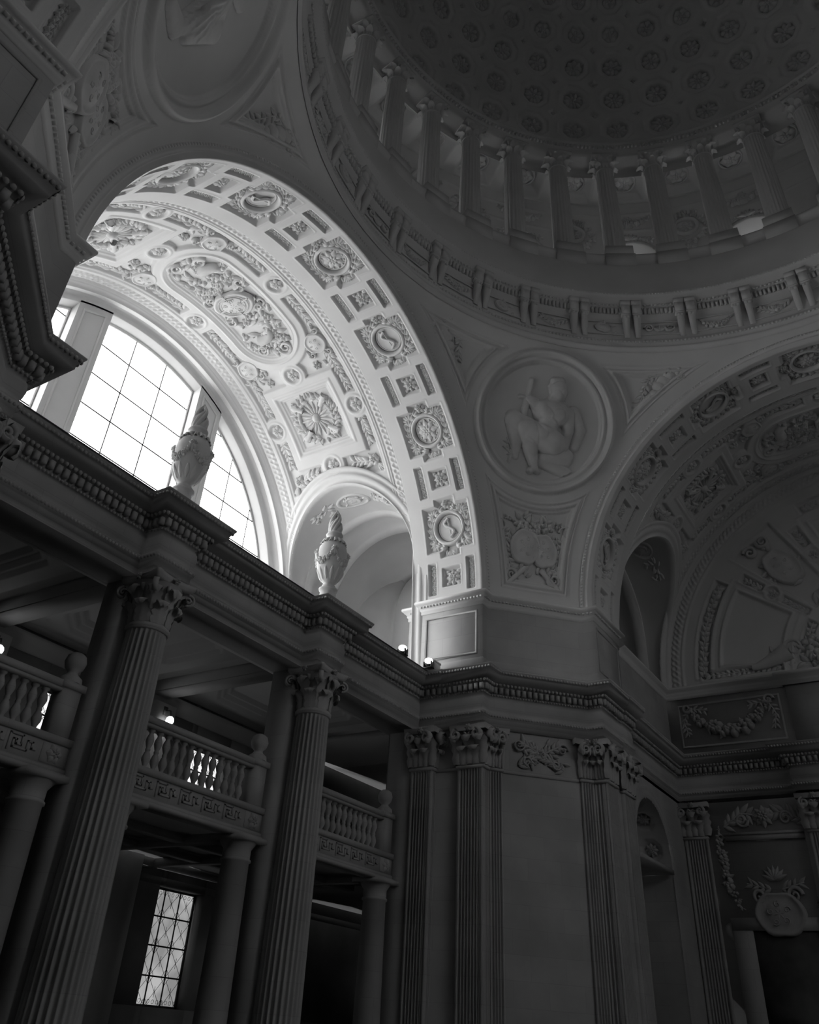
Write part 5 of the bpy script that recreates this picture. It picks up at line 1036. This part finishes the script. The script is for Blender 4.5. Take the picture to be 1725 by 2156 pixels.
# ================================================================ right arm: end wall with fan tympanum, side wall with niche
EX = 21.2; TZ = 20.12
def tymp():
    ys = np.arange(-9.5, 9.51, .05) if False else np.arange(-.4, 9.55, .045); zs = np.arange(0, 9.5, .045); Yg, Zg = np.meshgrid(ys, zs, indexing='ij'); r = np.hypot(Yg, Zg); a = np.arctan2(Zg, Yg)/DG
    H = np.interp(r, [8.45, 8.5, 8.55, 8.6, 9.05, 9.1, 9.16, 9.3], [0, .06, .06, .02, .02, .08, .08, .3])+weave(r, a*DG*8.8, 8.82, .21)
    H += np.interp(np.abs(r-2.95), [0, .06, .12], [.08, .08, 0])
    def sector(r0, r1, a0, a1): 
        am, ah = (a0+a1)/2, (a1-a0)/2; return np.maximum.reduce([r0-r, r-r1, (np.abs(a-am)-ah)*DG*r])
    pn = sector(4.35, 6.95, 5.5, 36); H += np.interp(pn, [-.2, -.15, -.1, -.05, 0, .04, .22, .26, .34, .38], [-.06, -.06, -.02, .04, .04, 0, 0, .03, .03, 0])
    pn2 = sector(4.35, 6.95, 72, 108); H += np.interp(pn2, [-.2, -.15, -.1, -.05, 0, .04, .22, .26, .34, .38], [-.06, -.06, -.02, .04, .04, 0, 0, .03, .03, 0])
    bo = sector(7.35, 7.95, 2.2, 36); bi = sector(3.3, 3.75, 5, 36); ca = np.maximum(sector(3.7, 7.9, 44.5, 62), -9+0*r); st = sector(4.9-.35, 5.0, 0, 0)+9
    bo2 = sector(7.35, 7.95, 72, 108); bt = np.maximum.reduce([np.abs(Zg-.38)-.18, 4.4-Yg, Yg-7.75]); f1 = np.minimum(sector(5.95, 7.0, 38.5, 42.2), sector(3.8, 5.1, 38, 42.4)); f2 = np.minimum(sector(5.95, 7.0, 64.5, 68.5), sector(3.8, 5.1, 64, 68.5))
    for q in (bo, bi, ca, bo2, bt, f1, f2): H += np.interp(q, [-.09, -.05, 0, .04, .08], [-.1, -.1, 0, .03, 0])
    for aa in (40.3, 66.5): q = np.hypot(r-5.5, (a-aa)*DG*5.5)-.3; H += np.interp(q, [-.05, 0, .06, .1], [-.06, .03, .03, 0])
    H *= 1.5; keep = ((r < 9.35)[:-1, :-1])
    return hf(Yg, Zg, H, lambda u, v, h: np.stack([EX-h, u, TZ+v], -1), keep)
tw = tymp(); tw.box(EX+.25, EX+.35, -9.8, 9.8, ZF, 30)
tyo = tag(put('wall_right_end', tw.mesh('fan_tympanum', PLASTER)), 'half round fan shaped tympanum wall at the right', 'wall', 'structure')
def rorn(build, name, m=RELIEF, dz=-.13): mb = MB(); build(mb); mb.V = [np.stack([EX-(v[:, 2]+dz), v[:, 0], TZ+v[:, 1]], 1) for v in mb.V]; return mb.mesh(name, m, True)
def pol(r, a): return (r*math.cos(a*DG), r*math.sin(a*DG))
def _tb(mb): vine(mb, [pol(7.65, a) for a in np.linspace(3, 35, 12)], .04, .12, .3, .22, .22); vine(mb, [pol(7.65, a) for a in np.linspace(73, 100, 12)], .04, .12, .3, .22, .22)
def _ti(mb): vine(mb, [pol(3.52, a) for a in np.linspace(7, 35, 8)], .04, .1, .26, .18, .2); vine(mb, [(4.5, .38), (7.6, .38)], .03, .1, .26, .16, .2); [vine(mb, [pol(r0, a), pol(r1, a)], .03, .09, .24, .14, .16) for a in (40.3, 66.5) for r0, r1 in ((3.9, 5.0), (6.05, 6.9))]
def _tc(mb):
    u, v = pol(5.9, 53.2); shield(mb, u, v, .62, 1.0, -37*DG, .22); [leaf(mb, u+random.uniform(-.8, .8), v+random.uniform(-1.3, 1.3), random.uniform(0, 6.3), .45, .2, .14) for k in range(26)]
    a, b = pol(7.4, 53); [scroll(mb, a+dx, b+dy, .3, 1.6, 0, s, .08, .16) for dx, dy, s in ((.3, -.25, 1), (-.3, .2, -1))]; a, b = pol(4.2, 53); [leaf(mb, a, b, 53*DG+PI+t, .6, .25, .15) for t in (-.8, -.4, 0, .4, .8)]
def _tr(mb): [rosette(mb, *pol(5.5, a), .25, .12, 6) for a in (40.3,)]
def _tr2(mb): rosette(mb, *pol(5.5, 66.5), .25, .12, 6)
def _thorn(mb):
    t = np.linspace(0, 1, 16); tube(mb, np.stack([5.6-1.5*t, .45+.5*t**1.5, np.full(16, .15)], 1), .12+.28*t, 8); scroll(mb, 3.85, 1.05, .4, 1.5, 0, 1, .08, .18); [leaf(mb, 5.4-random.uniform(0, 2), .4+random.uniform(0, .6), random.uniform(0, 6.3), .4, .2, .16) for k in range(20)]
def _tfruit(mb):
    for k in range(50): blob(mb, 2.9+random.gauss(0, .28), .85+random.gauss(0, .32), random.uniform(.1, .2), random.uniform(.2, .45), 7)
    [leaf(mb, 2.9+random.gauss(0, .35), .6+random.gauss(0, .3), random.uniform(0, 6.3), .5, .25, .3) for k in range(22)]
def _tray(mb):
    for k in range(15): a = 8+k*12; r1 = 2.3+.25*(k % 2); p, q = pol(1.2, a), pol(r1, a); tube(mb, [(*p, .15), (*q, .22)], [.1, .17], 5)
for n, f in (('leaf_border', _tb), ('inner_border', _ti), ('oval_cartouche', _tc), ('rosette', _tr), ('rosette', _tr2), ('cornucopia', _thorn), ('sun_rays', _tray)): put(n, rorn(f, n), tyo)
tag(put('fruit_cluster', rorn(_tfruit, 'fruit_cluster')), 'cluster of carved fruit at the foot of the fan tympanum', 'relief')
# walls below, entablature, springing cornice
bp = [(14.9, 9.4), (EX, 9.4), (EX, 4.9), (EX-.35, 4.9), (EX-.35, 3.4)]
rw = MB(); sweep(rw, [(0, 15.6), (0, 20.1)], [(14.9, 9.4), (EX, 9.4)])
rw_o = MB(); 
sp2 = sweep(MB(), SPR, [(14.9, 9.4), (EX-.05, 9.4), (EX-.05, 4.6), (EX-.25, 4.6), (EX-.25, 2.6), (EX-.05, 2.6), (EX-.05, -4)]); tag(put('trim_9', sp2.mesh('right_springing', PLASTER)), 'thin dark cornice under the fan tympanum', 'cornice', 'structure')
me_, de_, oe_ = entablature('right_entablature', bp, ''); t9 = tag(put('trim_10', me_), 'dim dentilled entablature running along the right arm', 'entablature', 'structure'); stuff(put('dentil_course', de_, t9)); stuff(put('leaf_course', oe_, t9))
# side wall with arched niche
nx0, nr, nz = 17.2, 1.93, 12.9
us = np.arange(14.4, EX+.05, .06); zs = np.arange(ZF, 15.62, .06); U, V = np.meshgrid(us, zs, indexing='ij'); dd = np.where(V > nz, np.hypot(U-nx0, V-nz), np.abs(U-nx0))-nr
H = np.interp(dd, [0, .03, .1, .14, .3, .34, .4], [.02, .06, .06, .03, .03, .07, 0]); keep = ~((dd < 0)[:-1, :-1] & (dd < 0)[1:, 1:])
hf(U, V, H, lambda u, v, h: np.stack([u, 9.4-h, v], -1), keep, rw)
t = np.linspace(0, PI, 33); pl = [(nx0+nr, ZF)]+[(nx0+nr*math.cos(a), nz+nr*math.sin(a)) for a in t]+[(nx0-nr, ZF)]
def coff_soffit():
    aa = np.arange(0, PI*nr, .04); yy = np.arange(9.38, 10.9, .04); A, Yy = np.meshgrid(aa, yy, indexing='ij'); p = ((A/1.1) % 1-.5)*1.1; q = ((Yy-9.55)/1.1 % 1-.5)*1.1; o = np.maximum.reduce([np.abs(p), np.abs(q), (np.abs(p)+np.abs(q))*.7071])-.42
    H = np.interp(o, [-.24, -.2, -.12, -.08, 0], [-.14, -.14, -.07, -.07, 0]); return MB().grid(np.stack([nx0+(nr-H)*np.cos(A/nr), Yy, nz+(nr-H)*np.sin(A/nr)], -1))
rw.join(coff_soffit()); rw.grid(np.array([[(x, 9.38, z), (x, 10.95, z)] for x, z in (pl[0], pl[1])])); rw.grid(np.array([[(x, 9.38, z), (x, 10.95, z)] for x, z in (pl[-2], pl[-1])]))
rw.box(nx0-2, nx0+2, 10.9, 11.1, ZF, 15.5); rw.box(nx0-2, nx0+2, 10.82, 10.9, 12.75, 12.95); rw.box(nx0-1.7, nx0+1.75, 9.3, 10.9, 12.6, 12.75)
rwo = tag(put('wall_right_side', rw.mesh('right_side_wall', STONE)), 'dark stone wall with an arched coffered niche right of the middle pier', 'wall', 'structure')
def _nros(mb): rosette(mb, 0, 0, .25, .1, 8)
b = MB(); _nros(b); V = np.concatenate(b.V); NR_ = MB().add(np.stack([-V[:, 0]*0+nr+.12-V[:, 2], V[:, 1], V[:, 0]], 1), np.concatenate(b.Q)).mesh('rosette', CARVED)
for k in range(4): put('rosette', NR_, rwo, loc=(nx0, 10.1, nz), rot=(0, -(k+.5)*1.1/nr, 0))
dn = MB(); dn.box(16.3, 16.9, 10.72, 10.92, ZF, 11.0); tag(put('door_1', dn.mesh('niche_door', BRONZE)), 'narrow black door slot in the arched niche', 'door', 'structure')
ew = MB(); ew.box(EX-.0, EX+.1, -9.5, 9.6, ZF, 20.2); ew.box(EX-.35, EX, -4.9, 4.9, ZF, 15.7); 
ewo = tag(put('wall_right_lower', ew.mesh('right_lower_wall', STONE)), 'dark carved lower wall at the right edge', 'wall', 'structure')
pilaster(ewo, (EX-.1, 9.38), (EX-.1, 8.45), 7)
pilaster(ewo, (EX-.42, 4.75), (EX-.42, 3.9), 7)
def lorn(build, name, y, z, x=EX, m=CARVED): mb = MB(); build(mb); mb.V = [np.stack([x-v[:, 2], y-v[:, 0], z+v[:, 1]], 1) for v in mb.V]; return mb.mesh(name, m, True)
def _swag2(mb):
    garland(mb, [(-1.6, .55), (-1.2, .1), (-.6, -.3), (0, -.42), (.6, -.3), (1.2, .15), (1.6, .65)], .15, .26, .17)
    for s in (-1, 1): scroll(mb, s*1.65, .65, .2, 1.5, 0, s, .06, .14); vine(mb, [(s*1.6, .6), (s*1.85, .1), (s*1.7, -.5)], .03, .08, .25, .12, .18); vine(mb, [(s*1.4, .6), (s*.8, .5)], .03, .06, .25, .12, .18)
tag(put('relief_garland', lorn(_swag2, 'relief_garland', 6.9, 18.55)), 'hanging fruit garland carved between the two cornices at right', 'relief')
fm = MB(); frame_plane(fm, [(EX, 8.95, 19.4), (EX, 4.8, 19.4), (EX, 4.8, 17.6), (EX, 8.95, 17.6)], .08, .04, (-1, 0, 0)); fm.box(EX-.12, EX, 2.7, 4.5, 17.2, 19.8); put('panel_moulding', fm.mesh('panel_moulding', STONE), ewo)
def _head(mb): vine(mb, [(-1.5, -.2), (-.8, .25), (0, .1)], .04, .12, .45, .2, .2); vine(mb, [(1.5, -.2), (.8, .25), (0, .1)], .04, .12, .45, .2, .2); rosette(mb, 0, .1, .4, .2, 8); [scroll(mb, s*.8, 0, .25, 1.5, 0, s, .05, .12) for s in (-1, 1)]
def _side(s):
    def g(mb): garland(mb, [(s*1.75, 1.2), (s*1.75, .2), (s*1.65, -.8), (s*1.3, -1.5)], .11, .18, .15); blob(mb, s*1.75, -2.2, .3, .12, 12)
    return g
def _shl(mb): shield(mb, 0, -1.7, .8, .75, 0, .25); [leaf(mb, 0, -.6, PI/2+a, .5, .18, .16) for a in (-1.2, -.8, -.4, 0, .4, .8, 1.2)]; [scroll(mb, s*.6, -1.1, .28, 1.5, 0, s, .07, .16) for s in (-1, 1)]; [vine(mb, [(s*.2, -.9), (s*1.0, -.7)], .03, .1, .35, .14, .2) for s in (-1, 1)]
dr = tag(put('door_surround', lorn(_head, 'crest', 6.3, 14.75)), 'carved wall panel with garlands and shield above the dark doorway', 'relief'); put('garland', lorn(_side(1), 'garland', 6.3, 13.3), dr); put('garland', lorn(_side(-1), 'garland', 6.3, 13.3), dr); put('shield', lorn(_shl, 'shield', 6.3, 13.3), dr)
fm = MB(); fm.box(EX-.16, EX, 4.95, 7.8, 14.05, 14.22); fm.box(EX-.22, EX, 4.9, 7.85, 14.22, 14.3); fm.box(EX-.14, EX, 7.35, 8.05, ZF, 11.45); fm.box(EX-.155, EX, 4.9, 8.06, 11.1, 11.5); put('frame', fm.mesh('door_frame', STONE), dr)
dd_ = MB(); dd_.box(EX-.06, EX+.02, 4.9, 7.35, ZF, 11.1); tag(put('door_2', dd_.mesh('dark_doorway', BRONZE)), 'black doorway in the bottom right corner', 'door', 'structure')
# ================================================================ floor and shell of the parts behind the camera
fl = MB(); fl.box(-24, 24, -24, 24, ZF-.3, ZF); tag(put('floor', fl.mesh('floor', FLOORM)), 'dark marble floor far below', 'floor', 'structure')
def end_shell(rz, name, label, win):
    """plain end wall of an arm optionally with an unseen half round window added for fill"""
    mb = MB(); t = np.linspace(0, PI, 49); rr = 8.4 if win else .01
    mb.grid(np.array([[(r*math.cos(a), 21.3, ZC+r*math.sin(a)) for r in (rr, 11)] for a in t])); mb.box(-11, 11, 21.2, 21.4, ZF, ZC if not win else 17.5)
    if win:
        g = MB(); g.grid(np.array([[(r*math.cos(a), 21.35, ZC+r*math.sin(a)) for r in (0, 8.5)] for a in t])); g.box(-8.5, 8.5, 21.34, 21.36, 17.4, ZC); put('pane', g.mesh('pane', REARG), tag(put('window_30', None, None, rot=(0, 0, rz)), 'unseen great window added behind the camera for fill daylight', 'window', 'structure'))  # unseen window added for fill; the glass tint sets how much enters
        for s in (-1, 1): mb.box(min(2.4*s, 3.8*s), max(2.4*s, 3.8*s), 21.2, 21.5, 17, 28.4); mb.box(min(8.4*s, 11*s), max(8.4*s, 11*s), 21.2, 21.4, 17, ZC+.1)
    tag(put(name, mb.mesh(name, PLASTER), None, rot=(0, 0, rz)), label, 'wall', 'structure')
end_shell(PI/2, 'wall_near_end', 'end wall of the arm behind the camera', NEARWIN); end_shell(PI, 'wall_rear_end', 'end wall of the rear arm behind the camera', REARFILL)
# vault of the rear arm, side walls of near and rear arms
mb = MB(); mb.grid(np.array([[(9.3*math.cos(a), y, ZC+9.3*math.sin(a)) for y in (YB, 21.4)] for a in np.linspace(0, PI, 49)])); tag(put('ceiling_rear_vault', mb.mesh('rear_vault', PLASTER), None, rot=(0, 0, PI)), 'plain vault of the rear arm behind the camera', 'ceiling', 'structure')
for rz, nm in ((PI/2, 'near'), (PI, 'rear')):
    for s, sd in ((-1, 'a'), (1, 'b')): mb = MB(); mb.box(min(9.2*s, 9.5*s), max(9.2*s, 9.5*s), 14.9, 21.4, ZF, ZC+.1); tag(put('wall_%s_side' % nm, mb.mesh('side', STONE), None, rot=(0, 0, rz)), 'side wall of the %s arm out of the picture, %s' % (nm, {'a': 'first side', 'b': 'second side'}[sd]), 'wall', 'structure')
mb = MB(); mb.box(9.2, 9.5, -21.4, -14.9, ZF, ZC+.1); mb2 = MB(); mb2.box(14.9, 21.4, -9.6, -9.3, ZF, ZC+.1); tag(put('wall_right_far_side', mb2.mesh('side', STONE)), 'side wall of the right arm beyond the picture', 'wall', 'structure')
# outer shell: keeps daylight to the windows
sh = MB(); th = np.linspace(0, 2*PI, 97); sh.grid(np.array([[(r*math.cos(a), r*math.sin(a), z) for r, z in ((11.95, 29.6), (12.6, 29.6), (12.6, 35.7))] for a in th]))
tag(put('wall_ring_outer', sh.mesh('ring_outer', PLASTER)), 'hidden outer face of the ring wall', 'wall', 'structure')
